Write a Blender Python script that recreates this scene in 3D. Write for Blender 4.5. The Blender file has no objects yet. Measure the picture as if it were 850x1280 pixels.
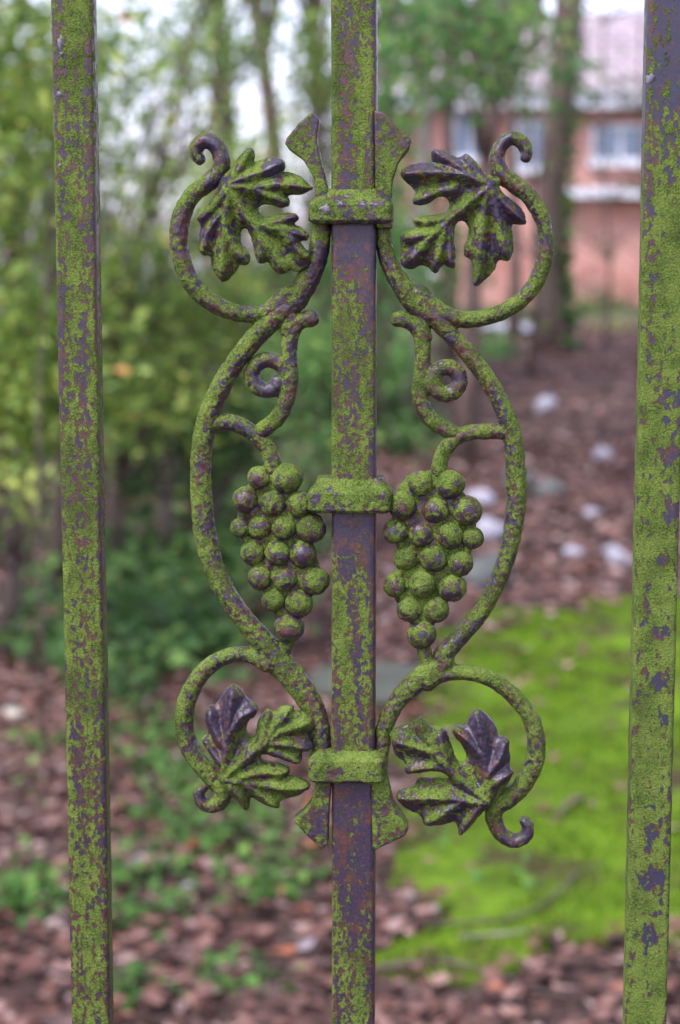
import bpy, bmesh, math, random
import numpy as np
from mathutils import Vector, Matrix
from mathutils.geometry import delaunay_2d_cdt

R = math.radians
rng = np.random.default_rng(7)
random.seed(7)
scene = bpy.context.scene
COL = scene.collection

# ------------------------------------------------------------------ camera
F, PITCH, YAW = 2300.0, R(7.8), R(3.1)
CAM = Vector((0.0371, -0.793, 1.50))
cam_d = bpy.data.cameras.new('camera')
cam = bpy.data.objects.new('camera', cam_d)
COL.objects.link(cam)
cam.location = CAM
cam.rotation_euler = (R(90) - PITCH, 0, YAW)
cam_d.sensor_fit = 'VERTICAL'
cam_d.sensor_height = 36
cam_d.sensor_width = 36
cam_d.lens = F / 1280 * 36
cam_d.clip_start = 0.02
cam_d.clip_end = 3000
cam_d.dof.use_dof = True
cam_d.dof.focus_distance = 0.795
cam_d.dof.aperture_fstop = 9.6
scene.camera = cam

# ------------------------------------------------------------------ sky, sun, exposure
SUN_EL, SUN_AZ = R(56), R(-140)          # overcast; brightest part of the sky high behind the camera, left
world = bpy.data.worlds.new('World')
scene.world = world
world.use_nodes = True
wn = world.node_tree
wn.nodes.clear()
sky = wn.nodes.new('ShaderNodeTexSky')
sky.sky_type = 'NISHITA'
sky.sun_disc = False
sky.sun_elevation = SUN_EL
sky.sun_rotation = SUN_AZ
sky.air_density = 1.0
sky.dust_density = 1.6
sky.ozone_density = 1.0
hs = wn.nodes.new('ShaderNodeHueSaturation')
hs.inputs['Saturation'].default_value = 0.35
bg = wn.nodes.new('ShaderNodeBackground')
bg.inputs['Strength'].default_value = 0.15
wo = wn.nodes.new('ShaderNodeOutputWorld')
wn.links.new(sky.outputs[0], hs.inputs['Color'])
tint = wn.nodes.new('ShaderNodeMix'); tint.data_type = 'RGBA'; tint.blend_type = 'MULTIPLY'   # cool overcast white
tint.inputs[0].default_value = 1.0; tint.inputs[7].default_value = (0.99, 0.96, 1.17, 1)
wn.links.new(hs.outputs[0], tint.inputs[6])
wn.links.new(tint.outputs[2], bg.inputs['Color'])
wn.links.new(bg.outputs[0], wo.inputs['Surface'])

sun_d = bpy.data.lights.new('sun', 'SUN')
sun_d.energy = 1.5
sun_d.angle = R(18)
sun_d.color = (1.0, 0.97, 0.92)
sun = bpy.data.objects.new('sun', sun_d)
COL.objects.link(sun)
sd = Vector((math.sin(SUN_AZ) * math.cos(SUN_EL), math.cos(SUN_AZ) * math.cos(SUN_EL), math.sin(SUN_EL)))
sun.rotation_euler = (-sd).to_track_quat('-Z', 'Y').to_euler()
sun.location = (-3, -5, 8)

vs = scene.view_settings
vs.view_transform = 'Standard'
vs.look = 'None'
vs.exposure = 1.42
vs.gamma = 1
vs.use_curve_mapping = False

# ------------------------------------------------------------------ helpers
RM = Matrix.Rotation(YAW, 3, 'Z') @ Matrix.Rotation(R(90) - PITCH, 3, 'X')

def ray(px, py):
    return RM @ Vector(((px - 425) / F, (640 - py) / F, -1))

def at(px, py, Y):
    """world point on the vertical plane y = Y seen at photo pixel (px, py)"""
    v = ray(px, py)
    return CAM + v * ((Y - CAM.y) / v.y)

def ground_z(x, y):
    x = np.asarray(x, float); y = np.asarray(y, float)
    s = np.clip((y - 8) / 14, 0, 1)
    z = 0.56 * (s * s * (3 - 2 * s))
    z = z + 0.03 * np.sin(x * 1.7 + y * 0.6) * np.cos(y * 1.3 - x * 0.4) * np.clip((y - 1) / 3, 0, 1)
    return z

def gz(x, y):
    return float(ground_z(x, y))

def at_ground(px, py):
    v = ray(px, py)
    t = 1.0
    for _ in range(4000):
        p = CAM + v * t
        if p.z <= gz(p.x, p.y):
            break
        t += 0.01 if t < 12 else 0.05
    return p

def tag(o, label=None, cat=None, group=None, kind=None):
    if label: o['label'] = label
    if cat: o['category'] = cat
    if group: o['group'] = group
    if kind: o['kind'] = kind
    return o

def empty(name, loc=(0, 0, 0)):
    o = bpy.data.objects.new(name, None)
    COL.objects.link(o)
    o.location = loc
    o.empty_display_size = 0.1
    return o

def link(name, me, mat, parent=None, smooth=True):
    o = bpy.data.objects.new(name, me)
    COL.objects.link(o)
    if mat is not None and not me.materials:
        me.materials.append(mat)
    if parent is not None:
        o.parent = parent
        # children are modelled in world coordinates
        o.matrix_parent_inverse = parent_world(parent).inverted()
    if smooth and len(me.polygons):
        me.polygons.foreach_set('use_smooth', np.ones(len(me.polygons), bool))
    return o

def parent_world(p):
    m = Matrix.LocRotScale(p.location, p.rotation_euler, p.scale)
    if p.parent is not None:
        m = parent_world(p.parent) @ p.matrix_parent_inverse @ m
    return m

def mesh_np(name, V, Fc, rnd=None):
    """fast mesh from arrays; all faces the same corner count"""
    me = bpy.data.meshes.new(name)
    V = np.ascontiguousarray(V, np.float32); Fc = np.ascontiguousarray(Fc, np.int32)
    n, k = Fc.shape
    me.vertices.add(len(V)); me.vertices.foreach_set('co', V.ravel())
    me.loops.add(n * k); me.loops.foreach_set('vertex_index', Fc.ravel())
    me.polygons.add(n)
    me.polygons.foreach_set('loop_start', np.arange(0, n * k, k, dtype=np.int32))
    me.update(calc_edges=True)
    me.validate()
    if rnd is not None:
        a = me.attributes.new('rnd', 'FLOAT', 'FACE')
        a.data.foreach_set('value', np.ascontiguousarray(rnd, np.float32))
    return me

def mesh_py(name, V, Fc):
    me = bpy.data.meshes.new(name)
    me.from_pydata([tuple(v) for v in V], [], Fc)
    me.update()
    return me

def from_bm(name, bm):
    me = bpy.data.meshes.new(name)
    bmesh.ops.recalc_face_normals(bm, faces=bm.faces)
    bm.to_mesh(me); bm.free()
    return me

def bm_box(bm, c, s, rot=None, bevel=0.0):
    m = Matrix.Translation(c)
    if rot is not None: m = m @ rot
    r = bmesh.ops.create_cube(bm, size=1, matrix=m @ Matrix.Diagonal((s[0], s[1], s[2], 1)))
    if bevel:
        es = {e for v in r['verts'] for e in v.link_edges}
        bmesh.ops.bevel(bm, geom=list(es), offset=bevel, segments=2, affect='EDGES', profile=0.6)

def tube_arrays(P, rad, nseg=8, noise=0.0, seed=0):
    """tapered tube through points P with per-point radius"""
    P = [Vector(p) for p in P]
    g = np.random.default_rng(seed)
    V, Fc = [], []
    up = Vector((0.3, 1, 0.1)).normalized()
    for i, p in enumerate(P):
        d = (P[min(i + 1, len(P) - 1)] - P[max(i - 1, 0)]).normalized()
        a = d.cross(up)
        if a.length < 1e-3: a = d.cross(Vector((1, 0, 0)))
        a.normalize(); b = d.cross(a)
        for k in range(nseg):
            t = 2 * math.pi * k / nseg
            r = rad[i] * (1 + noise * (g.random() - 0.5))
            V.append(p + a * (math.cos(t) * r) + b * (math.sin(t) * r))
    for i in range(len(P) - 1):
        for k in range(nseg):
            k2 = (k + 1) % nseg
            Fc.append((i * nseg + k, i * nseg + k2, (i + 1) * nseg + k2, (i + 1) * nseg + k))
    Fc.append(tuple(range(nseg - 1, -1, -1)))
    m = (len(P) - 1) * nseg
    Fc.append(tuple(range(m, m + nseg)))
    return V, Fc

# ------------------------------------------------------------------ node helper
class NT:
    def __init__(s, name):
        s.m = bpy.data.materials.new(name); s.m.use_nodes = True
        s.t = s.m.node_tree; s.t.nodes.clear()
        s.out = s.t.nodes.new('ShaderNodeOutputMaterial')
    def n(s, typ, ins=None, **kw):
        nd = s.t.nodes.new('ShaderNode' + typ)
        for k, v in kw.items(): setattr(nd, k, v)
        for k, v in (ins or {}).items():
            if hasattr(v, 'is_output'): s.t.links.new(v, nd.inputs[k])
            else: nd.inputs[k].default_value = v
        return nd
    def math(s, op, a, b=0.0, c=0.0, clamp=False):
        return s.n('Math', {0: a, 1: b, 2: c}, operation=op, use_clamp=clamp).outputs[0]
    def noise(s, vec, scale, detail=3, rough=0.55, dist=0.0):
        return s.n('TexNoise', {'Vector': vec, 'Scale': scale, 'Detail': detail, 'Roughness': rough, 'Distortion': dist}).outputs['Fac']
    def mix(s, f, a, b):
        nd = s.n('Mix', data_type='RGBA')
        for i, v in ((0, f), (6, a), (7, b)):
            if hasattr(v, 'is_output'): s.t.links.new(v, nd.inputs[i])
            else: nd.inputs[i].default_value = (*v, 1) if i else v
        return nd.outputs[2]
    def ramp(s, f, stops, interp='LINEAR'):
        nd = s.n('ValToRGB', {0: f}); cr = nd.color_ramp; cr.interpolation = interp
        while len(cr.elements) < len(stops): cr.elements.new(0.5)
        for e, (p, c) in zip(cr.elements, stops): e.position = p; e.color = (*c, 1)
        return nd.outputs[0]
    def sstep(s, v, a, b):
        return s.n('MapRange', {0: v, 1: a, 2: b}, interpolation_type='SMOOTHSTEP').outputs[0]
    def lin(s, v, a, b, c=0.0, d=1.0):
        return s.n('MapRange', {0: v, 1: a, 2: b, 3: c, 4: d}).outputs[0]
    def finish(s, col, rough=0.8, bump=None, bstr=0.5, bdist=0.01, spec=0.5, trans=None, metal=0.0):
        b = s.n('BsdfPrincipled', {'Base Color': col if hasattr(col, 'is_output') else (*col, 1), 'Roughness': rough,
                                   'Specular IOR Level': spec, 'Metallic': metal})
        if bump is not None:
            bn = s.n('Bump', {'Height': bump, 'Strength': bstr, 'Distance': bdist})
            s.t.links.new(bn.outputs[0], b.inputs['Normal'])
        sh = b.outputs[0]
        if trans is not None:
            tr = s.n('BsdfTranslucent', {'Color': col if hasattr(col, 'is_output') else (*col, 1)})
            sh = s.n('MixShader', {0: trans, 1: sh, 2: tr.outputs[0]}).outputs[0]
        s.t.links.new(sh, s.out.inputs['Surface'])
        return s.m

# ------------------------------------------------------------------ materials
def iron(name, cover=0.0, stretch=1.0, shelter=(), rust=0.5, blue=0.0, grain=1.0, fine=0.26, side=0.0, band=1.0, wear=0.06, bare_at=()):
    """old violet-black paint, rust and a crust of green algae.
    cover shifts how much algae; shelter = [(z_top, z_fade, amount)] bare zones below collars"""
    s = NT(name)
    geo = s.n('NewGeometry')
    pos = s.n('VectorMath', {0: geo.outputs['Position'], 3: 1000.0}, operation='SCALE').outputs[0]
    mp = s.n('Mapping', {0: pos, 3: (1, 1, 1.0 / stretch)}).outputs[0]
    sepp = s.n('SeparateXYZ', {0: geo.outputs['Position']})
    nrm = s.n('SeparateXYZ', {0: geo.outputs['True Normal']})
    nf = s.noise(mp, fine, 4, 0.62, 0.35)
    nl = s.noise(s.n('Mapping', {0: pos, 3: (1, 1, 1.0 / band)}).outputs[0], 0.055 if band == 1 else 0.17, 2, 0.5)
    pt = s.math('SUBTRACT', geo.outputs['Pointiness'], 0.5)
    conv = s.sstep(pt, 0.012, 0.075)
    ns = s.noise(pos, 1.3, 2, 0.6)
    m = s.math('MULTIPLY_ADD', nf, 0.74, s.math('MULTIPLY', nl, 0.34 if band == 1 else 0.42))
    m = s.math('MULTIPLY_ADD', ns, 0.14, m)                      # ~0.61 mean
    thr = s.math('MULTIPLY_ADD', nrm.outputs['Z'], -0.045, 0.565 - cover)
    thr = s.math('MULTIPLY_ADD', conv, wear, thr)
    if band != 1: thr = s.math('ADD', thr, 0.04)
    if side:
        thr = s.math('MULTIPLY_ADD', nrm.outputs['X'], side, thr)
    for zt, zf, am in shelter:
        up = s.sstep(sepp.outputs['Z'], zf, zt)
        cut = s.math('LESS_THAN', sepp.outputs['Z'], zt + 0.002)
        thr = s.math('MULTIPLY_ADD', s.math('MULTIPLY', up, cut), am, thr)
    for bx, by, br, am in bare_at:
        c_ = at(bx, by, 0)
        dv_ = s.n('VectorMath', {0: s.n('CombineXYZ', {0: sepp.outputs['X'], 2: sepp.outputs['Z']}).outputs[0], 1: (c_.x, 0, c_.z)}, operation='DISTANCE').outputs['Value']
        thr = s.math('MULTIPLY_ADD', s.sstep(dv_, br * 0.000348, br * 0.00010), am, thr)
    t = s.math('SUBTRACT', m, thr)
    mask = s.sstep(t, -0.004, 0.018)
    rim = s.sstep(t, -0.06, -0.005)
    nc = s.noise(mp, 0.14, 3, 0.6, 0.2)
    nv = s.noise(pos, 0.7, 3, 0.7)
    paint = s.ramp(nv, [(0.25, (0.013, 0.009, 0.017)), (0.55, (0.036, 0.025, 0.045)), (0.8, (0.072, 0.050, 0.070))])
    if blue:
        paint = s.mix(blue, paint, (0.026, 0.031, 0.062))
    rustc = s.ramp(nv, [(0.25, (0.036, 0.014, 0.012)), (0.55, (0.085, 0.032, 0.025)), (0.8, (0.125, 0.056, 0.038))])
    rf = s.sstep(s.math('MULTIPLY_ADD', conv, 0.12 if band != 1 else 0.03, s.math('MULTIPLY_ADD', rim, 0.15, nc)), 0.66 - 0.18 * rust - 0.02, 0.72 - 0.18 * rust + 0.03)
    bare = s.mix(rf, paint, rustc)
    gtone = s.noise(pos, 0.09, 3, 0.6)
    gfine = s.noise(pos, 1.1, 3, 0.75)
    green = s.ramp(s.math('MULTIPLY_ADD', gfine, 0.6, s.math('MULTIPLY', gtone, 0.4)),
                   [(0.32, (0.014, 0.023, 0.008)), (0.42, (0.064, 0.100, 0.020)), (0.52, (0.128, 0.184, 0.034)), (0.70, (0.215, 0.268, 0.064))])
    grime = s.sstep(s.noise(mp, 0.035, 4, 0.65, 0.3), 0.50, 0.66)
    green = s.mix(s.math('MULTIPLY', grime, 0.45), green, (0.026, 0.038, 0.016))
    # thin algae lets some of the rust through
    thin = s.math('MULTIPLY', s.sstep(t, 0.09, 0.01), s.sstep(gfine, 0.5, 0.62))
    green = s.mix(s.math('MULTIPLY', thin, 0.55), green, rustc)
    col = s.mix(mask, bare, green)
    rough = s.lin(mask, 0, 1, 0.33, 0.95)
    hb = s.math('MULTIPLY_ADD', mask, 0.35, s.math('MULTIPLY', s.math('MULTIPLY', gfine, mask), 0.9 * grain))
    hb = s.math('MULTIPLY_ADD', s.noise(pos, 2.2, 2, 0.6), 0.18, hb)
    crack = s.n('TexVoronoi', {'Vector': pos, 'Scale': 0.55}, feature='DISTANCE_TO_EDGE').outputs['Distance']
    hb = s.math('MULTIPLY_ADD', s.math('MULTIPLY', s.sstep(crack, 0.0, 0.12), mask), 0.25, hb)
    spec = s.lin(mask, 0, 1, 0.5, 0.12)
    mt = s.finish(col, rough, hb, 0.9, 0.0011, 0.3)
    pb = [n for n in s.t.nodes if n.type == 'BSDF_PRINCIPLED'][0]
    s.t.links.new(spec, pb.inputs['Specular IOR Level'])
    return mt

def leafmat(name, stops, trans=0.35, rough=0.5, spec=0.4, nz=0.15):
    s = NT(name)
    a = s.n('Attribute', attribute_name='rnd').outputs['Fac']
    g = s.n('NewGeometry')
    nn = s.noise(g.outputs['Position'], 9.0, 2)
    f = s.math('MULTIPLY_ADD', s.math('SUBTRACT', nn, 0.5), nz * 2, a)
    return s.finish(s.ramp(f, stops), rough, spec=spec, trans=trans)

def simple(name, c1, c2, scale=8.0, rough=0.8, bump=0.3, bdist=0.01, spec=0.3, detail=4):
    s = NT(name)
    g = s.n('NewGeometry')
    nn = s.noise(g.outputs['Position'], scale, detail, 0.6)
    return s.finish(s.ramp(nn, [(0.3, c1), (0.7, c2)]), rough, nn, bump, bdist, spec)

# ================================================================== large structure: ground, lawn
def grid_mesh(name, xs, ys, zf):
    X, Y = np.meshgrid(xs, ys)
    Z = zf(X, Y)
    V = np.stack([X, Y, Z], -1).reshape(-1, 3)
    nx, ny = len(xs), len(ys)
    i = np.arange(nx * ny).reshape(ny, nx)
    Fc = np.stack([i[:-1, :-1], i[:-1, 1:], i[1:, 1:], i[1:, :-1]], -1).reshape(-1, 4)
    return mesh_np(name, V, Fc)

def ground_mat():
    s = NT('soil_and_litter')
    g = s.n('NewGeometry'); p = g.outputs['Position']
    v = s.n('TexVoronoi', {'Vector': p, 'Scale': 14.0, 'Randomness': 1.0})
    vc = s.n('SeparateColor', {0: v.outputs['Color']}).outputs[0]
    litter = s.ramp(vc, [(0.0, (0.028, 0.015, 0.012)), (0.35, (0.065, 0.032, 0.026)), (0.7, (0.11, 0.060, 0.050)), (1.0, (0.19, 0.13, 0.115))])
    soil = s.ramp(s.noise(p, 6, 5, 0.7), [(0.3, (0.020, 0.014, 0.011)), (0.7, (0.060, 0.038, 0.030))])
    col = s.mix(s.sstep(s.noise(p, 2.5, 4, 0.6), 0.40, 0.55), soil, litter)
    sep = s.n('SeparateXYZ', {0: p})
    grass = s.ramp(s.noise(p, 5, 4, 0.7), [(0.3, (0.035, 0.060, 0.018)), (0.7, (0.12, 0.16, 0.05))])
    far = s.math('MULTIPLY', s.sstep(sep.outputs['Y'], 21, 26), s.sstep(s.noise(p, 0.35, 3), 0.40, 0.55))
    col = s.mix(far, col, grass)
    return s.finish(col, 0.9, s.noise(p, 20, 4, 0.7), 0.8, 0.03, 0.25)

xs = np.unique(np.concatenate([np.linspace(-400, -15, 14), np.linspace(-15, 15, 151), np.linspace(15, 400, 14)]))
ys = np.unique(np.concatenate([np.linspace(-60, -3, 12), np.linspace(-3, 26, 175), np.linspace(26, 700, 24)]))
tag(link('ground', grid_mesh('ground', xs, ys, ground_z), ground_mat()), kind='structure')

# the mossy lawn: its edge follows an irregular outline
LAWN_PX = [(478, 890), (520, 815), (630, 765), (800, 746), (1000, 738), (1250, 760), (1300, 1000), (1150, 1230), (880, 1232),
           (700, 1205), (560, 1215), (478, 1205), (455, 1120), (485, 1035), (495, 960)]
LAWN = np.array([[*at_ground(a, b).xy] for a, b in LAWN_PX])

def in_poly(P, poly):
    x, y = P[:, 0], P[:, 1]
    c = np.zeros(len(P), bool)
    n = len(poly)
    for i in range(n):
        x1, y1 = poly[i]; x2, y2 = poly[(i + 1) % n]
        k = (y1 > y) != (y2 > y)
        with np.errstate(divide='ignore', invalid='ignore'):
            xi = (x2 - x1) * (y - y1) / (y2 - y1) + x1
        c ^= k & (x < xi)
    return c

def poly_dist(P, poly, closed=True):
    d = np.full(len(P), 1e9)
    n = len(poly)
    for i in range(n if closed else n - 1):
        a = poly[i]; b = poly[(i + 1) % n]
        ab = b - a
        t = np.clip(((P - a) @ ab) / max(ab @ ab, 1e-12), 0, 1)
        d = np.minimum(d, np.linalg.norm(P - (a + t[:, None] * ab), axis=1))
    return d

def lawn_in(P, jitter=0.20):
    d = poly_dist(P, LAWN)
    sd_ = np.where(in_poly(P, LAWN), d, -d)
    w = jitter * (np.sin(P[:, 0] * 9 + 1.3 * np.sin(P[:, 1] * 7)) * 0.6 + np.sin(P[:, 1] * 13 + P[:, 0] * 5) * 0.4)
    return sd_ + w

lx = np.arange(LAWN[:, 0].min() - .2, LAWN[:, 0].max() + .2, 0.035)
ly = np.arange(LAWN[:, 1].min() - .2, LAWN[:, 1].max() + .2, 0.035)
LX, LY = np.meshgrid(lx, ly)
pts = np.stack([LX.ravel(), LY.ravel()], 1)
sdl = lawn_in(pts).reshape(LX.shape)
def bumpy(X, Y):
    return (0.010 * np.sin(X * 17 + 2 * np.sin(Y * 9)) * np.sin(Y * 15 + 1.5 * np.sin(X * 11)) + 0.006 * np.sin(X * 41 + Y * 13) * np.sin(Y * 37 - X * 7))
LZ = ground_z(LX, LY) + np.clip(0.004 + sdl * 0.10, 0.0, 0.022) + bumpy(LX, LY) * np.clip(sdl * 6, 0, 1)
V = np.stack([LX, LY, LZ], -1).reshape(-1, 3)
idx = np.arange(LX.size).reshape(LX.shape)
keep = (sdl[:-1, :-1] > 0) & (sdl[1:, 1:] > 0) & (sdl[:-1, 1:] > 0) & (sdl[1:, :-1] > 0)
Fq = np.stack([idx[:-1, :-1], idx[:-1, 1:], idx[1:, 1:], idx[1:, :-1]], -1)[keep]
us, inv = np.unique(Fq, return_inverse=True)
lawn_me = mesh_np('moss_lawn', V[us], inv.reshape(-1, 4))
def moss_mat():
    s = NT('moss')
    p = s.n('NewGeometry').outputs['Position']
    a = s.math('MULTIPLY_ADD', s.noise(p, 5, 4, 0.65), 0.6, s.math('MULTIPLY', s.noise(p, 60, 3, 0.7), 0.4))
    c = s.ramp(a, [(0.30, (0.030, 0.040, 0.010)), (0.45, (0.074, 0.130, 0.010)), (0.58, (0.130, 0.225, 0.014)), (0.75, (0.22, 0.30, 0.03))])
    c = s.mix(s.sstep(s.noise(p, 3.2, 4, 0.65, 0.4), 0.48, 0.62), c, (0.060, 0.046, 0.022))
    return s.finish(c, 0.95, s.noise(p, 90, 3, 0.7), 1.0, 0.012, 0.1)
MOSS = moss_mat()
tag(link('moss_lawn', lawn_me, MOSS), kind='structure')

# moss shoots standing up from the lawn
n = 48000
P = np.stack([rng.uniform(lx[0], lx[-1], n * 2), rng.uniform(ly[0], ly[-1], n * 2)], 1)
P = P[(lawn_in(P) > 0.01) & (np.sin(P[:, 0] * 4.3 + 1.9 * np.sin(P[:, 1] * 3.1)) * np.sin(P[:, 1] * 2.9 + 1.3 * np.sin(P[:, 0] * 5.7)) < rng.uniform(.0, .6, len(P)))][:n]
n = len(P)
z0 = ground_z(P[:, 0], P[:, 1]) + np.clip(0.004 + lawn_in(P) * 0.10, 0, 0.022) + bumpy(P[:, 0], P[:, 1]) - 0.004
ang = rng.uniform(0, 2 * np.pi, n); h = rng.uniform(0.008, 0.026, n); w = rng.uniform(0.003, 0.007, n)
dx, dy = np.cos(ang), np.sin(ang)
lean = rng.normal(0, 0.008, (n, 2))
A = np.stack([P[:, 0] - dx * w, P[:, 1] - dy * w, z0], 1)
B = np.stack([P[:, 0] + dx * w, P[:, 1] + dy * w, z0], 1)
T = np.stack([P[:, 0] + lean[:, 0], P[:, 1] + lean[:, 1], z0 + h], 1)
V = np.stack([A, B, T], 1).reshape(-1, 3)
moss_leaf = leafmat('moss_shoots', [(0.0, (0.055, 0.085, 0.012)), (0.4, (0.110, 0.200, 0.013)), (0.8, (0.18, 0.310, 0.020)), (1.0, (0.28, 0.39, 0.045))], 0.3, 0.8, 0.1)
tag(link('moss', mesh_np('moss', V, np.arange(n * 3).reshape(-1, 3), rng.random(n)), moss_leaf),
    'bright green moss covering the lawn behind the fence', 'moss', kind='stuff')

# ================================================================== the wrought iron fence
YC = 0.006                                   # centre plane of the flat ornament
fence = empty('iron_fence', (0, 0.006, 0))
tag(fence, 'algae covered iron fence with cast grape vine ornament on its middle bar', 'fence')

M_bar_l = iron('iron_speckled', cover=-0.012, stretch=1.6, rust=0.70, fine=0.42, side=0.03, band=14)
zc = lambda py: at(442, py, 0).z
M_bar_c = iron('iron_middle', cover=-0.015, stretch=1.4, rust=0.66, fine=0.46, side=0.10, band=8,
               shelter=[(zc(278), zc(425), 0.15), (zc(640), zc(760), 0.15), (zc(982), zc(1300), 0.14)])
M_bar_r = iron('iron_green', cover=0.045, stretch=1.5, rust=0.40, fine=0.34, blue=0.45, band=12, shelter=[(zc(-80), zc(400), 0.17)],
               bare_at=[(840, 500, 20, .10), (836, 570, 22, .12), (838, 640, 20, .12), (828, 700, 14, .10), (826, 790, 18, .12), (824, 850, 22, .13), (830, 900, 14, .10), (818, 1040, 18, .12), (814, 1100, 22, .13), (812, 1170, 22, .13), (806, 1240, 16, .10)])
M_cast_l = iron('iron_cast_left', cover=-0.010, rust=0.60, fine=0.42, side=0.055, bare_at=[(262, 188, 34, .10), (330, 470, 30, .10), (252, 995, 26, .06), (400, 330, 40, .05), (392, 1030, 34, .06), (228, 300, 40, .05)])
M_cast_r = iron('iron_cast_right', cover=-0.008, rust=0.60, fine=0.42, side=-0.03, bare_at=[(645, 185, 34, .10), (572, 475, 24, .11), (640, 1045, 40, .09), (655, 1000, 40, .05), (480, 1010, 26, .05), (650, 330, 50, .05), (528, 500, 26, .05)])
M_leaf_top = iron('iron_leaf', cover=-0.005, rust=0.3, fine=0.26, wear=0.11, bare_at=[(345, 208, 26, .14), (262, 290, 24, .10), (375, 285, 26, .10), (560, 200, 34, .13), (520, 215, 30, .12), (590, 205, 24, .10), (640, 265, 34, .16), (620, 310, 26, .10), (525, 310, 22, .06)])
M_leaf_low = iron('iron_leaf_lower', cover=-0.02, rust=0.5, fine=0.28, wear=0.09, bare_at=[(292, 880, 34, .17), (268, 905, 26, .16), (275, 930, 20, .12), (385, 930, 22, .08), (600, 915, 38, .20), (622, 950, 36, .20), (590, 940, 20, .08), (560, 920, 16, .08)])
M_collar = iron('iron_collar', cover=0.02, rust=0.3, fine=0.26, wear=0.10)
M_grape = iron('iron_grape', cover=-0.012, rust=0.52, fine=0.30, wear=0.02)

def bar_mesh(name, xc, w, depth, z0, z1, ch, seed):
    """square bar, chamfered corners, slightly uneven along its length"""
    g = np.random.default_rng(seed)
    nz = int((z1 - z0) / 0.004)
    zs = np.linspace(z0, z1, nz + 1)
    hw, c = w / 2, ch
    prof = []
    for sx, sy in ((-1, -1), (1, -1), (1, 1), (-1, 1)):
        a0 = {(-1, -1): 180, (1, -1): 270, (1, 1): 0, (-1, 1): 90}[(sx, sy)]
        for k in range(4):
            a = R(a0 + 30 * k)
            prof.append((sx * (hw - c) + math.cos(a) * c, depth / 2 + sy * (depth / 2 - c) + math.sin(a) * c))
    full = []
    for k, p in enumerate(prof):
        full.append(p)
        q = prof[(k + 1) % len(prof)]
        L = math.hypot(q[0] - p[0], q[1] - p[1])
        if L > 0.004:
            for d_ in (0.0006, 0.0014, L / 2, L - 0.0014, L - 0.0006):
                full.append((p[0] + (q[0] - p[0]) * d_ / L, p[1] + (q[1] - p[1]) * d_ / L))
    prof = np.array(full); m = len(prof)
    V = np.zeros((len(zs), m, 3))
    V[:, :, 0] = prof[:, 0] + xc
    V[:, :, 1] = prof[:, 1]
    V[:, :, 2] = zs[:, None]
    wob = np.convolve(g.normal(0, 1, len(zs) + 40), np.hanning(41) / 20, 'valid')[:len(zs)]
    V[:, :, 0] += (wob * 0.00035)[:, None] + g.normal(0, 0.00007, (len(zs), m))
    V[:, :, 1] += g.normal(0, 0.00007, (len(zs), m))
    Fc = []
    for i in range(len(zs) - 1):
        for k in range(m):
            k2 = (k + 1) % m
            Fc.append((i * m + k, i * m + k2, (i + 1) * m + k2, (i + 1) * m + k))
    Fc.append(tuple(range(m - 1, -1, -1))); Fc.append(tuple(range((len(zs) - 1) * m, len(zs) * m)))
    return mesh_py(name, V.reshape(-1, 3), Fc)

x_l = at(104.0, 640, 0).x; x_c = at(441.8, 640, 0).x; x_r = at(822.5, 640, 0).x
ZB, ZT = -0.10, 1.86
link('bar', bar_mesh('bar', x_l - 0.0012, 0.0178, 0.013, ZB, ZT, 0.0022, 1), M_bar_l, fence)
link('bar', bar_mesh('bar', x_c, 0.0193, 0.013, ZB, ZT, 0.0024, 2), M_bar_c, fence)
link('bar', bar_mesh('bar', x_r, 0.0186, 0.013, ZB, ZT, 0.0018, 3), M_bar_r, fence)
# rails above and below the view tie the bars together; a plain bar each side carries them on
for xx, sd_ in ((x_l - 0.125, 11), (x_r + 0.125, 12)):
    link('bar', bar_mesh('bar', xx, 0.0186, 0.013, ZB, ZT, 0.002, sd_), M_bar_l, fence)
for zz in (0.22, 1.74):
    bm = bmesh.new()
    bm_box(bm, ((x_l + x_r) / 2, 0.0065, zz), (x_r - x_l + 0.36, 0.010, 0.036), bevel=0.0015)
    link('rail', from_bm('rail', bm), M_bar_l, fence)

# ---- collars
def collar_mesh(px0, px1, py_top, py_edge, py_bot, front=-0.0050, shoulder=0.35):
    """cast collar: block with rounded front edges and a sloping shoulder up to the bar"""
    zt = at(442, py_top, 0).z; ze = at(442, py_edge, front).z; zb = at(442, py_bot, front).z
    xa = at(px0, (py_edge + py_bot) / 2, front).x; xb = at(px1, (py_edge + py_bot) / 2, front).x
    back = 0.018
    lev = [(zb, 0.0016), (zb + 0.0014, 0.0), (ze - 0.0018, 0.0), (ze, 0.0014), (ze + (zt - ze) * 0.35, 0.0036), (zt, 0.0052)]
    V, Fc = [], []
    n = 12
    for li, (z, ins) in enumerate(lev):
        f, b = front + ins, back - ins
        l, r = xa + ins * (1 if li < 4 else 0.75), xb - ins * (1 if li < 4 else 0.75)
        c = 0.0032
        ring = []
        for (cx, cy, a0) in ((l + c, f + c, 180), (r - c, f + c, 270), (r - c, b - c, 0), (l + c, b - c, 90)):
            for k in range(4):
                a = R(a0 + 30 * k)
                ring.append((cx + math.cos(a) * c, cy + math.sin(a) * c, z))
        V += ring
    m = 16
    for i in range(len(lev) - 1):
        for k in range(m):
            k2 = (k + 1) % m
            Fc.append((i * m + k, i * m + k2, (i + 1) * m + k2, (i + 1) * m + k))
    Fc.append(tuple(range(m - 1, -1, -1))); Fc.append(tuple(range((len(lev) - 1) * m, len(lev) * m)))
    return mesh_py('collar', V, Fc)

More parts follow.
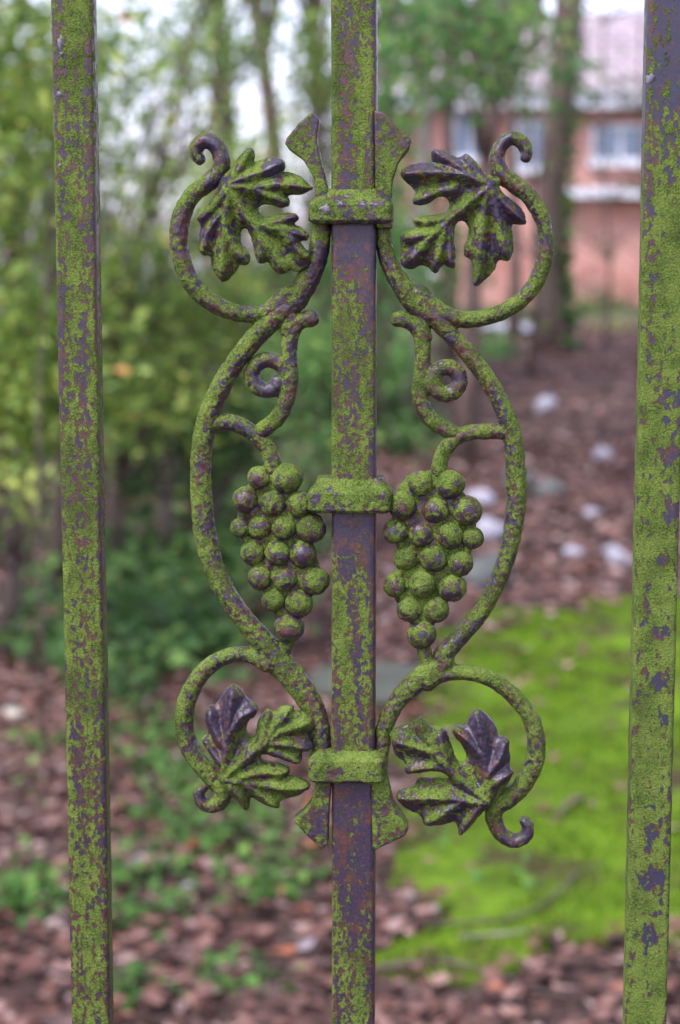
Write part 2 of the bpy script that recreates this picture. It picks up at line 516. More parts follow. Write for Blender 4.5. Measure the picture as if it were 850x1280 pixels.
def crust(o, strength=0.0005, size=0.0035, voxel=0.0007, smooth=2):
    """cast, corroded surface: fused, softened and roughened"""
    r = o.modifiers.new('fuse', 'REMESH'); r.mode = 'VOXEL'; r.voxel_size = voxel; r.use_smooth_shade = True
    if smooth:
        sm = o.modifiers.new('soften', 'SMOOTH'); sm.factor = 0.5; sm.iterations = smooth
    tx = bpy.data.textures.get('crust_%g' % size)
    if tx is None:
        tx = bpy.data.textures.new('crust_%g' % size, 'CLOUDS'); tx.noise_scale = size; tx.noise_depth = 4
    d = o.modifiers.new('rough', 'DISPLACE'); d.texture = tx; d.strength = strength; d.mid_level = 0.5
    d.texture_coords = 'GLOBAL'
    return o

for args in ((385, 490.5, 236, 250, 279.5), (384, 489.5, 598, 613, 642.5), (384.5, 480.5, 938, 948, 981)):
    crust(link('collar', collar_mesh(*args), M_collar, fence), 0.0009, 0.003, 0.00045, 0)

# ---- swept scroll work.  zoom windows of the photo: (x0, y0, scale)
ZW = {1: (200, 120, 3.6957), 2: (430, 120, 3.148), 3: (220, 370, 4.0476), 4: (450, 370, 3.6957), 5: (220, 560, 4.0476),
      6: (450, 560, 3.6957), 7: (200, 790, 3.6957), 8: (440, 790, 3.269)}
def zp(k, pts):
    x0, y0, s = ZW[k]
    return [(x0 + p[0] / s, y0 + p[1] / s) + tuple(p[2:]) for p in pts]

def catmull(P, step=1.6):
    P = np.array(P, float)
    P = np.vstack([2 * P[0] - P[1], P, 2 * P[-1] - P[-2]])
    out = []
    for i in range(1, len(P) - 2):
        p0, p1, p2, p3 = P[i - 1:i + 3]
        n = max(2, int(np.linalg.norm(p2[:2] - p1[:2]) / step))
        for k in range(n):
            t = k / n
            out.append(0.5 * (2 * p1 + (p2 - p0) * t + (2 * p0 - 5 * p1 + 4 * p2 - p3) * t * t + (3 * p1 - p0 - 3 * p2 + p3) * t ** 3))
    out.append(P[-2])
    return np.array(out)

PXM = 0.793 / F * 1.01                       # metres per photo pixel on the fence plane

def sweep(acc, pts, Y=YC, depth=0.0095, taper0=False, taper1=False, squash=1.0):
    """pts: (px, py, width_px); appends a closed rounded band to acc=(V,F)"""
    C = catmull(pts)
    W = C[:, 2] * PXM / 2 * 1.12
    pos = [at(c[0], c[1], Y) for c in C]
    rings = []
    n = len(pos)
    M = 14
    for i in range(n):
        t = (pos[min(i + 1, n - 1)] - pos[max(i - 1, 0)]); t.y = 0; t.normalize()
        nn = Vector((-t.z, 0, t.x))
        rings.append((pos[i], nn, t, W[i], depth / 2 * min(1.0, 0.35 + W[i] / 0.0045 * 0.65)))
    def ring(p, nn, hw, hd):
        o = []
        for k in range(M):
            a = 2 * math.pi * k / M
            ca, sa = math.cos(a), math.sin(a)
            # front ridged, back flatter
            u = math.copysign(abs(ca) ** 0.95, ca) * hw
            v = math.copysign(abs(sa) ** (1.35 if sa < 0 else 0.7), sa) * hd
            o.append(p + nn * u + Vector((0, v, 0)))
        return o
    p, nn, t, hw, hd = rings[0]
    a_ = ring(p - t * hw * 0.62, nn, hw * 0.5, hd * 0.5); b_ = ring(p - t * hw * 0.34, nn, hw * 0.84, hd * 0.84)
    seq = [a_, b_]
    for (p, nn, t, hw, hd) in rings: seq.append(ring(p, nn, hw, hd))
    seq += [ring(p + t * hw * 0.34, nn, hw * 0.84, hd * 0.84), ring(p + t * hw * 0.62, nn, hw * 0.5, hd * 0.5)]
    V, Fc = acc
    o = len(V)
    for r_ in seq: V += r_
    for i in range(len(seq) - 1):
        for k in range(M):
            k2 = (k + 1) % M
            Fc.append((o + i * M + k, o + (i + 1) * M + k, o + (i + 1) * M + k2, o + i * M + k2))
    Fc.append(tuple(o + k for k in range(M))); e = o + (len(seq) - 1) * M
    Fc.append(tuple(e + k for k in range(M - 1, -1, -1)))

def slab(acc, outline, Y0, Y1):
    """extruded outline (photo pixels)"""
    V, Fc = acc
    o = len(V); n = len(outline)
    V += [at(a, b, Y0) for a, b in outline] + [at(a, b, Y0) + Vector((0, Y1 - Y0, 0)) for a, b in outline]
    Fc.append(tuple(o + k for k in range(n))); Fc.append(tuple(o + n + k for k in range(n - 1, -1, -1)))
    for k in range(n):
        k2 = (k + 1) % n
        Fc.append((o + k, o + n + k, o + n + k2, o + k2))

def cast(name, acc, mat, parent, strength=0.0010, voxel=0.00055, smooth=2):
    me = mesh_py(name, acc[0], acc[1])
    bm = bmesh.new(); bm.from_mesh(me); bmesh.ops.recalc_face_normals(bm, faces=bm.faces); bm.to_mesh(me); bm.free()
    return crust(link(name, me, mat, parent), strength, 0.003, voxel, smooth)

def wd(pts, w):
    return [p + (w,) if len(p) == 2 else p for p in pts]

# left half
accL = ([], [])
ringTL = zp(1, [(188, 298), (168, 270), (172, 228), (215, 207), (262, 232), (285, 290), (275, 350), (225, 398), (160, 448), (112, 520), (90, 605),
               (88, 695), (108, 785), (152, 872), (222, 942), (310, 988), (400, 1008), (480, 1000), (550, 955), (610, 900)])
wTL = [13, 15, 17, 18, 19, 20, 20, 20, 20, 21, 22, 21, 21, 21, 21, 20, 19, 19, 21, 23]
sweep(accL, [p + (w_,) for p, w_ in zip(ringTL, wTL)])
stemL = zp(1, [(755, 520), (750, 600), (738, 690), (712, 780), (675, 860), (615, 945), (545, 1010)]) + \
        zp(3, [(455, 150), (375, 240), (298, 340), (238, 440), (186, 550), (150, 660), (132, 770), (126, 880)]) + \
        zp(5, [(124, 60), (126, 200), (136, 340), (152, 470), (188, 600), (244, 720), (316, 830), (395, 930), (468, 1015)]) + \
        zp(7, [(530, 120), (605, 200), (668, 285), (715, 375), (738, 460), (745, 560)])
wS = [20, 21, 23, 25, 27, 30, 26] + [25, 23, 22, 23, 24, 25, 24, 24] + [24, 25, 25, 26, 25, 24, 24, 26, 30] + [33, 31, 29, 27, 25, 22]
sweep(accL, [p + (w_,) for p, w_ in zip(stemL, wS)])
ringBL = zp(7, [(500, 150), (435, 112), (355, 103), (275, 128), (202, 182), (148, 262), (117, 352), (112, 450), (137, 538), (190, 612), (250, 672), (292, 728), (275, 785),
               (225, 803), (185, 775), (180, 735), (203, 716)])
wBL = [22, 20, 18, 19, 20, 21, 22, 22, 22, 23, 26, 24, 20, 17, 15, 14, 12]
sweep(accL, [p + (w_,) for p, w_ in zip(ringBL, wBL)])
scrollL = cast('scroll', accL, M_cast_l, fence)
acc = ([], [])
sweep(acc, wd(zp(3, [(695, 112), (655, 118), (612, 135), (588, 175), (572, 250), (572, 330), (578, 400), (572, 460), (558, 525), (525, 600), (470, 655), (420, 690)]), 19), depth=0.0075)
sweep(acc, wd(zp(3, [(560, 395), (530, 345), (465, 322), (408, 345), (382, 400), (400, 452), (450, 478), (502, 466), (518, 430)]), 18), Y=YC + 0.0005, depth=0.0075)
sweep(acc, wd(zp(3, [(560, 60), (575, 110), (572, 180)]), 22), depth=0.0075)
cast('tendril', acc, M_cast_l, scrollL)
acc = ([], [])
sweep(acc, wd(zp(3, [(165, 652), (225, 640), (290, 642), (350, 668), (405, 710), (455, 765), (485, 825), (490, 890)]), 19), depth=0.0075)
cast('grape_stalk', acc, M_cast_l, scrollL)
acc = ([], [])
slab(acc, zp(1, [(585, 192), (640, 125), (705, 72), (735, 108), (724, 200), (742, 305), (774, 430), (778, 520), (712, 520), (716, 440), (712, 380), (660, 295), (598, 250), (576, 222)]), -0.001, 0.010)
cast('fishtail', acc, M_cast_l, scrollL, 0.0005)
acc = ([], [])
slab(acc, zp(7, [(716, 640), (786, 640), (789, 720), (778, 850), (775, 985), (745, 1004), (690, 955), (615, 875), (660, 840), (700, 790), (714, 730)]), -0.001, 0.010)
cast('fishtail', acc, M_cast_l, scrollL, 0.0005)
acc = ([], [])
sweep(acc, wd(zp(5, [(572, 900), (560, 980), (535, 1060)]), 17), depth=0.0075)
cast('grape_tip', acc, M_cast_l, scrollL)

# right half
accR = ([], [])
ringTR = zp(2, [(712, 248), (718, 215), (695, 178), (655, 165), (618, 195), (602, 250), (618, 305), (668, 345), (722, 388), (765, 448), (790, 522), (793, 605), (775, 690),
               (730, 770), (660, 830), (580, 865), (490, 880), (410, 865), (340, 825), (290, 775)])
wTR = [12, 14, 16, 16, 16, 18, 21, 20, 19, 18, 17, 18, 18, 18, 18, 18, 19, 20, 22, 22]
sweep(accR, [p + (w_,) for p, w_ in zip(ringTR, wTR)])
stemR = zp(2, [(152, 480), (155, 560), (172, 640), (212, 720), (268, 795), (330, 850)]) + \
        zp(4, [(340, 90), (405, 165), (485, 250), (562, 345), (622, 440), (668, 535), (698, 625), (715, 730), (720, 880)]) + \
        zp(6, [(720, 100), (725, 220), (712, 340), (692, 450), (655, 570), (600, 690), (530, 795), (450, 885), (380, 960)]) + \
        zp(8, [(380, 120), (315, 165), (250, 215), (195, 270), (155, 335), (130, 405), (122, 480), (112, 560)])
wR = [17, 18, 20, 23, 28, 29] + [26, 20, 20, 20, 20, 21, 22, 22, 23] + [23, 23, 22, 21, 20, 20, 20, 21, 23] + [24, 28, 26, 22, 21, 19, 18, 18]
sweep(accR, [p + (w_,) for p, w_ in zip(stemR, wR)])
ringBR = zp(8, [(300, 205), (360, 172), (440, 165), (530, 178), (615, 222), (688, 292), (737, 370), (754, 460), (741, 545), (700, 622), (645, 675), (590, 712), (580, 765), (615, 830), (668, 853), (712, 832),
               (718, 790), (700, 768)])
wBR = [24, 21, 18, 18, 19, 19, 20, 21, 22, 22, 23, 23, 20, 18, 17, 15, 14, 11]
sweep(accR, [p + (w_,) for p, w_ in zip(ringBR, wBR)])
scrollR = cast('scroll', accR, M_cast_r, fence)
acc = ([], [])
sweep(acc, wd(zp(4, [(168, 107), (210, 110), (255, 138), (285, 190), (290, 270), (285, 350), (275, 430), (288, 510), (330, 572), (390, 612), (440, 640)]), 18.5), depth=0.0075)
sweep(acc, wd(zp(4, [(290, 60), (285, 130), (290, 200)]), 21), depth=0.0075)
ringc = [(398 + 62 * math.cos(R(a)), 391 + 62 * math.sin(R(a))) for a in range(150, 511, 30)]
sweep(acc, wd(zp(4, [(283, 400)] + ringc), 18.5), Y=YC - 0.0005, depth=0.0075)
cast('tendril', acc, M_cast_r, scrollR)
acc = ([], [])
sweep(acc, wd(zp(4, [(690, 628), (610, 625), (530, 628), (462, 645), (408, 690), (375, 750), (362, 815)]), 18), depth=0.0075)
cast('grape_stalk', acc, M_cast_r, scrollR)
acc = ([], [])
slab(acc, zp(2, [(119, 55), (148, 62), (205, 112), (265, 168), (256, 205), (212, 262), (190, 330), (186, 400), (188, 520), (128, 520), (126, 400), (122, 320)]), -0.002, 0.010)
cast('fishtail', acc, M_cast_r, scrollR, 0.0005)
acc = ([], [])
slab(acc, zp(8, [(78, 560), (140, 560), (152, 640), (168, 710), (232, 805), (215, 836), (84, 897), (82, 800), (80, 700)]), -0.001, 0.010)
cast('fishtail', acc, M_cast_r, scrollR, 0.0005)
acc = ([], [])
sweep(acc, wd(zp(6, [(285, 860), (295, 930), (318, 1010)]), 17), depth=0.0075)
cast('grape_tip', acc, M_cast_r, scrollR)

# ---- grapes: every berry a cast sphere, on a lumpy core
GL = zp(5, [(420, 150, 60), (563, 155, 80), (350, 262, 68), (490, 280, 72), (625, 285, 70), (325, 405, 52), (425, 400, 68), (545, 405, 66), (685, 405, 78), (390, 530, 66), (515, 530, 70),
            (642, 535, 74), (425, 655, 68), (550, 660, 66), (700, 672, 78), (492, 770, 62), (622, 785, 75), (573, 908, 80)])
GR = zp(6, [(280, 165, 60), (415, 170, 70), (195, 265, 68), (350, 285, 65), (495, 290, 72), (163, 385, 58), (283, 398, 64), (415, 405, 66), (522, 415, 52), (213, 508, 60), (338, 510, 66), (465, 530, 62),
            (160, 635, 57), (287, 630, 66), (425, 645, 70), (228, 745, 60), (352, 745, 63), (285, 860, 70)])
bm = bmesh.new()
bmesh.ops.create_icosphere(bm, subdivisions=4, radius=1.0)
for v in bm.verts:
    c = v.co
    v.co = c * (1 + 0.025 * math.sin(c.x * 5 + 1) * math.sin(c.z * 6) + 0.018 * math.sin(c.y * 9 + c.x * 7) + 0.014 * math.sin(c.z * 17 + c.x * 13) * math.sin(c.y * 19 + c.z * 5) + 0.010 * math.sin(c.x * 31 + c.z * 27) * math.sin(c.y * 29))
berry_me = from_bm('grape', bm)
berry_me.materials.append(M_grape)
berry_me.polygons.foreach_set('use_smooth', np.ones(len(berry_me.polygons), bool))
for G, k in ((GL, 5), (GR, 6)):
    s = ZW[k][2]
    acc = ([], [])
    # core: short fat sweep down the middle of the bunch
    rows = {}
    for gx, gy, gr in G: rows.setdefault(round(gy / 31), []).append((gx, gy, gr / s))
    core = []
    for r_ in sorted(rows):
        a = min(q[0] - q[2] for q in rows[r_]); b = max(q[0] + q[2] for q in rows[r_])
        core.append(((a + b) / 2, sum(q[1] for q in rows[r_]) / len(rows[r_]), max(9, ((b - a) - 16) * .88)))
    sweep(acc, core, Y=YC + 0.001, depth=0.0085)
    # web of crust between neighbouring berries
    for i, a in enumerate(G):
        for b in G[i + 1:]:
            if math.hypot(a[0] - b[0], a[1] - b[1]) < 40:
                sweep(acc, [(a[0], a[1], 12), ((a[0] + b[0]) / 2, (a[1] + b[1]) / 2, 11), (b[0], b[1], 12)], Y=YC - 0.0012, depth=0.007)
    cl = cast('grape_cluster', acc, M_grape, fence, 0.0009, 0.0007, 2)
    for i, (gx, gy, gr) in enumerate(G):
        p = at(gx, gy, YC - 0.0018 + 0.0007 * math.sin(i * 2.3))
        o = bpy.data.objects.new('grape', berry_me)
        COL.objects.link(o)
        r_ = gr / s * PXM * 1.0
        o.parent = cl; o.matrix_parent_inverse = parent_world(cl).inverted()
        o.location = p; o.scale = (r_, r_ * 0.95, r_ * (1 + 0.04 * math.sin(i * 3.1)))
        o.rotation_euler = (i * 1.7, i * 0.9, i * 2.1)

# ---- vine leaves: outline traced, lobes ridged along their veins
def chaikin(P, it=1):
    for _ in range(it):
        Q = []
        for i in range(len(P)):
            a = P[i]; b = P[(i + 1) % len(P)]
            Q += [a * 0.8 + b * 0.2, a * 0.2 + b * 0.8]
        P = Q
    return P

def vine_leaf(zk, outline, veins, mat, parent, Yf=0.0015, tilt=(0, 0)):
    o2 = chaikin([np.array([p.x, p.z]) for p in (at(a, b, Yf) for a, b in zp(zk, outline))])
    poly = np.array(o2)
    vlines = [np.array([[p.x, p.z] for p in (at(a, b, Yf) for a, b in zp(zk, v))]) for v in veins]
    mn, mx = poly.min(0), poly.max(0)
    st = 0.0007
    gx, gz_ = np.meshgrid(np.arange(mn[0], mx[0], st), np.arange(mn[1], mx[1], st))
    I = np.stack([gx.ravel(), gz_.ravel()], 1)
    I = I + np.random.default_rng(3).uniform(-.12, .12, I.shape) * st
    I = I[in_poly(I, poly)]
    I = I[poly_dist(I, poly) > st * 0.5]
    allv = [Vector(p) for p in poly] + [Vector(p) for p in I]
    rv, _, rf, *_ = delaunay_2d_cdt(allv, [], [list(range(len(poly)))], 1, 1e-7)
    Q = np.array([[v.x, v.y] for v in rv])
    de = poly_dist(Q, poly)
    dv = np.full(len(Q), 1.0)
    for v in vlines: dv = np.minimum(dv, poly_dist(Q, v, False))
    root = vlines[0][0]
    dr = np.linalg.norm(Q - root, axis=1)
    c = Q.mean(0)
    rel = (Q - c) / (mx - mn)
    edge = 1 - np.exp(-(de / 0.0017) ** 1.3)
    hgt = 0.0016 * edge + 0.0050 * np.exp(-(dv / 0.0034) ** 2.0) * (0.35 + 0.65 * edge) + 0.0016 * np.exp(-(dr / 0.010) ** 2)
    hgt += 0.0003 * np.exp(-(dv / 0.0007) ** 2)
    hgt += rel[:, 0] * tilt[0] + rel[:, 1] * tilt[1]
    yf = Yf + 0.0012 - hgt
    n = len(Q)
    V = [(Q[i, 0], yf[i], Q[i, 1]) for i in range(n)] + [(Q[i, 0], yf[i] + 0.0038 + 0.001 * edge[i], Q[i, 1]) for i in range(n)]
    Fc = [tuple(f) for f in rf] + [tuple(n + k for k in reversed(f)) for f in rf]
    from collections import Counter
    ec = Counter(); ed = {}
    for f in rf:
        for i in range(len(f)):
            a, b = f[i], f[(i + 1) % len(f)]
            ec[frozenset((a, b))] += 1; ed[frozenset((a, b))] = (a, b)
    for e, cnt in ec.items():
        if cnt == 1:
            a, b = ed[e]; Fc.append((b, a, n + a, n + b))
    me = mesh_py('vine_leaf', V, Fc)
    bm = bmesh.new(); bm.from_mesh(me); bmesh.ops.recalc_face_normals(bm, faces=bm.faces); bm.to_mesh(me); bm.free()
    o = link('vine_leaf', me, mat, parent)
    crust(o, 0.0009, 0.0025, 0.00045, 2)
    return o

vine_leaf(1, [(325, 335), (355, 290), (400, 238), (430, 240), (435, 280), (428, 308), (455, 298), (500, 280), (545, 285), (578, 305), (578, 335), (560, 350), (600, 350), (650, 370), (690, 410), (712, 428), (660, 452),
              (605, 458), (580, 458), (602, 480), (595, 510), (560, 518), (510, 500), (470, 500), (450, 512), (455, 545), (485, 560), (530, 550), (590, 538), (635, 545), (642, 570), (612, 590), (650, 605), (695, 645),
              (680, 668), (640, 672), (668, 700), (700, 740), (680, 790), (630, 815), (600, 800), (585, 818), (550, 822), (520, 800), (495, 762), (480, 777), (455, 775), (440, 745), (430, 690), (415, 640), (400, 612),
              (377, 612), (366, 640), (378, 690), (415, 735), (412, 770), (390, 785), (365, 775), (350, 810), (320, 845), (290, 862), (260, 835), (235, 790), (230, 735), (200, 740), (180, 715), (175, 660), (187, 597),
              (165, 565), (185, 525), (230, 480), (262, 440), (275, 380)],
          [[(325, 420), (420, 430), (540, 410), (685, 425)], [(340, 400), (480, 350), (565, 312)], [(340, 380), (410, 255)], [(330, 440), (400, 570), (500, 610), (600, 620), (680, 650)], [(420, 590), (500, 680), (565, 810)],
           [(480, 600), (560, 570), (630, 560)], [(450, 600), (470, 690), (465, 765)], [(325, 430), (300, 600), (290, 845)], [(305, 620), (345, 700), (400, 765)], [(320, 440), (230, 530), (185, 570)], [(290, 540), (215, 640), (200, 725)],
           [(440, 430), (510, 470), (590, 500)], [(560, 620), (690, 740)]], M_leaf_top, scrollL, tilt=(0.002, -0.002))
vine_leaf(2, [(565, 310), (540, 290), (520, 255), (480, 222), (460, 237), (440, 242), (400, 215), (360, 205), (342, 215), (345, 250), (350, 265), (310, 262), (260, 270), (222, 295), (225, 320), (255, 350), (285, 375),
              (270, 405), (270, 425), (300, 432), (340, 420), (370, 395), (400, 395), (418, 420), (410, 450), (380, 465), (330, 470), (280, 475), (270, 490), (282, 515), (272, 530), (235, 530), (218, 555), (225, 590), (222, 625),
              (225, 670), (262, 685), (300, 665), (330, 670), (350, 695), (365, 698), (390, 660), (415, 675), (435, 680), (440, 640), (435, 590), (432, 530), (445, 495), (470, 490), (492, 510), (490, 560), (470, 600), (472, 630),
              (500, 640), (510, 680), (506, 730), (515, 752), (550, 730), (590, 690), (610, 640), (640, 652), (657, 640), (668, 600), (665, 550), (660, 500), (690, 508), (718, 505), (715, 470), (690, 430), (650, 400), (612, 370), (620, 320)],
          [[(575, 350), (470, 310), (340, 300), (240, 305)], [(500, 320), (420, 250), (355, 218)], [(560, 330), (520, 280), (475, 235)], [(570, 360), (460, 450), (360, 540), (235, 560)], [(400, 520), (380, 600), (355, 690)],
           [(420, 520), (425, 590), (425, 670)], [(420, 480), (350, 490), (280, 488)], [(565, 370), (545, 500), (530, 640), (515, 740)], [(575, 380), (610, 500), (640, 640)], [(580, 370), (650, 440), (710, 500)], [(430, 370), (350, 400), (280, 420)],
           [(350, 545), (270, 640)]], M_leaf_top, scrollR, tilt=(-0.002, -0.001))
vine_leaf(7, [(262, 620), (225, 560), (195, 510), (190, 490), (215, 480), (225, 460), (210, 420), (210, 370), (225, 340), (255, 340), (270, 320), (290, 290), (310, 255), (340, 238), (370, 255), (390, 290), (402, 312), (440, 330),
              (455, 355), (440, 390), (410, 410), (395, 440), (397, 470), (420, 495), (443, 475), (445, 430), (465, 390), (490, 355), (510, 360), (525, 375), (560, 345), (600, 335), (620, 345), (615, 368), (655, 366), (700, 390), (715, 440),
              (700, 462), (682, 480), (712, 530), (690, 550), (652, 557), (655, 600), (640, 612), (600, 605), (560, 590), (500, 570), (467, 567), (462, 598), (500, 605), (560, 610), (595, 625), (600, 650), (585, 668), (640, 675),
              (697, 710), (680, 735), (620, 770), (570, 778), (550, 790), (555, 815), (520, 818), (470, 800), (430, 775), (412, 772), (412, 810), (400, 832), (375, 815), (345, 775), (310, 760), (270, 700)],
          [[(290, 670), (315, 500), (340, 255)], [(322, 460), (380, 380), (445, 350)], [(305, 520), (240, 430), (225, 350)], [(290, 600), (240, 550), (200, 500)], [(300, 660), (420, 560), (560, 450), (690, 410)], [(490, 500), (540, 420), (605, 345)],
           [(500, 500), (600, 510), (700, 535)], [(460, 530), (490, 440), (500, 370)], [(300, 670), (420, 690), (560, 710), (690, 715)], [(380, 660), (480, 640), (590, 640)], [(320, 690), (370, 750), (400, 820)], [(400, 690), (480, 760), (545, 808)],
           [(520, 540), (640, 600)]], M_leaf_low, scrollL, tilt=(0.001, 0.003))
vine_leaf(8, [(600, 672), (635, 635), (655, 590), (662, 572), (642, 550), (650, 520), (640, 480), (645, 440), (625, 430), (597, 430), (590, 390), (570, 360), (535, 325), (505, 310), (485, 335), (472, 375), (460, 390), (430, 380),
              (410, 395), (415, 420), (450, 465), (468, 500), (465, 530), (445, 540), (427, 530), (410, 480), (392, 420), (380, 395), (345, 383), (322, 390), (300, 360), (280, 343), (255, 365), (240, 375), (205, 385), (150, 410),
              (165, 470), (180, 512), (217, 530), (215, 580), (260, 580), (310, 570), (360, 570), (395, 590), (395, 610), (330, 605), (270, 605), (255, 640), (200, 645), (180, 665), (190, 700), (230, 735), (282, 755), (290, 790),
              (330, 800), (380, 795), (425, 780), (435, 815), (435, 840), (460, 825), (495, 790), (530, 740), (560, 725)],
          [[(560, 690), (540, 520), (510, 330)], [(535, 500), (480, 440), (430, 395)], [(550, 580), (610, 500), (635, 440)], [(560, 620), (610, 590), (652, 572)], [(550, 680), (430, 590), (330, 480), (190, 440)], [(390, 550), (370, 470), (360, 400)],
           [(400, 570), (320, 545), (225, 560)], [(350, 500), (310, 420), (285, 360)], [(540, 690), (400, 670), (195, 670)], [(440, 690), (360, 740), (300, 785)], [(520, 710), (445, 825)]], M_leaf_low, scrollR, tilt=(-0.001, 0.003))

# pale droppings and lichen spots on the iron
def spot(px, py, Y, w, h, seed, mat):
    g = np.random.default_rng(seed)
    p = at(px, py, Y)
    bm = bmesh.new()
    n = 14
    rad = 1 + g.normal(0, 0.22, n)
    c = bm.verts.new(p + Vector((0, -0.0006, 0)))
    a = [bm.verts.new(p + Vector((math.cos(k / n * 6.283) * w * .6 * rad[k], -0.0004, math.sin(k / n * 6.283) * h * .6 * rad[k]))) for k in range(n)]
    b = [bm.verts.new(p + Vector((math.cos(k / n * 6.283) * w * rad[k], 0.0004, math.sin(k / n * 6.283) * h * rad[k]))) for k in range(n)]
    for k in range(n):
        k2 = (k + 1) % n
        bm.faces.new((c, a[k2], a[k])); bm.faces.new((a[k], a[k2], b[k2], b[k]))
    return link('lichen_spot', from_bm('lichen_spot', bm), mat, fence)
M_lich = simple('lichen', (0.06, 0.055, 0.065), (0.24, 0.225, 0.25), 900, 0.9, 0.5, 0.0004)
for i, a in enumerate([(407, 261, -0.0054, .0024, .0020), (401, 271, -0.0054, .0008, .0007), (75, 52, 0, .0017, .0033), (77, 67, 0, .0010, .0010), (74, 118, 0, .0016, .0014), (75, 207, 0, .0009, .0009), (813, 98, 0, .0020, .0026)]):
    spot(*a, 40 + i, M_lich)

# ================================================================== houses behind the garden
def brick_mat():
    s = NT('red_brick')
    g = s.n('NewGeometry')
    sp = s.n('SeparateXYZ', {0: g.outputs['Position']})
    cv = s.n('CombineXYZ', {0: s.math('ADD', sp.outputs['X'], sp.outputs['Y']), 1: sp.outputs['Z']}).outputs[0]
    b = s.n('TexBrick', {'Vector': cv, 'Color1': (0.34, 0.085, 0.055, 1), 'Color2': (0.48, 0.15, 0.10, 1), 'Mortar': (0.38, 0.33, 0.31, 1), 'Scale': 1.0,
                         'Mortar Size': 0.010, 'Brick Width': 0.225, 'Row Height': 0.075, 'Bias': 0.0})
    c = s.mix(s.sstep(s.noise(cv, 0.7, 4), 0.36, 0.62), b.outputs['Color'], (0.56, 0.30, 0.25))  # pale pink mixed into the brick colour imitates haze and glare over the house
    return s.finish(c, 0.85, b.outputs['Fac'], 0.6, 0.01, 0.2)
def tile_mat():
    s = NT('roof_tile')
    g = s.n('NewGeometry')
    sp = s.n('SeparateXYZ', {0: g.outputs['Position']})
    cv = s.n('CombineXYZ', {0: sp.outputs['X'], 1: s.math('MULTIPLY', sp.outputs['Z'], 1.8)}).outputs[0]
    b = s.n('TexBrick', {'Vector': cv, 'Color1': (0.27, 0.22, 0.24, 1), 'Color2': (0.42, 0.35, 0.37, 1), 'Mortar': (0.10, 0.075, 0.08, 1), 'Scale': 1.0,
                         'Mortar Size': 0.015, 'Brick Width': 0.33, 'Row Height': 0.30})
    return s.finish(b.outputs['Color'], 0.7, b.outputs['Fac'], 0.7, 0.02, 0.3)
M_brick, M_tile = brick_mat(), tile_mat()
M_white = simple('white_paint', (0.50, 0.50, 0.54), (0.68, 0.68, 0.72), 3, 0.5, 0.1)
M_render = simple('pale_render', (0.62, 0.62, 0.70), (0.76, 0.76, 0.82), 1.2, 0.8, 0.2)
sg = NT('window_glass'); M_glass = sg.finish((0.10, 0.16, 0.24), 0.06, spec=0.9)
M_door = simple('door_paint', (0.05, 0.08, 0.12), (0.08, 0.11, 0.16), 3, 0.4, 0.1)

def window(parent, x0, x1, z0, z1, Y, mull=1):
    bm = bmesh.new(); t = 0.075
    bm_box(bm, ((x0 + x1) / 2, Y - .03, z0 + t / 2), (x1 - x0, .10, t)); bm_box(bm, ((x0 + x1) / 2, Y - .03, z1 - t / 2), (x1 - x0, .10, t))
    for xx in (x0 + t / 2, x1 - t / 2): bm_box(bm, (xx, Y - .028, (z0 + z1) / 2), (t, .10, z1 - z0 - 2 * t))
    for k in range(mull):
        bm_box(bm, (x0 + (x1 - x0) * (k + 1) / (mull + 1), Y - .026, (z0 + z1) / 2), (t, .10, z1 - z0 - 2 * t))
    w_ = link('window', from_bm('window', bm), M_white, parent, False)
    bm = bmesh.new(); bm_box(bm, ((x0 + x1) / 2, Y - .012, (z0 + z1) / 2), (x1 - x0 - t, .02, z1 - z0 - t))
    link('pane', from_bm('pane', bm), M_glass, w_, False)
    bm = bmesh.new(); bm_box(bm, ((x0 + x1) / 2, Y - .11, z0 - .05), (x1 - x0 + .2, .22, .12))
    link('sill', from_bm('sill', bm), M_white, w_, False)

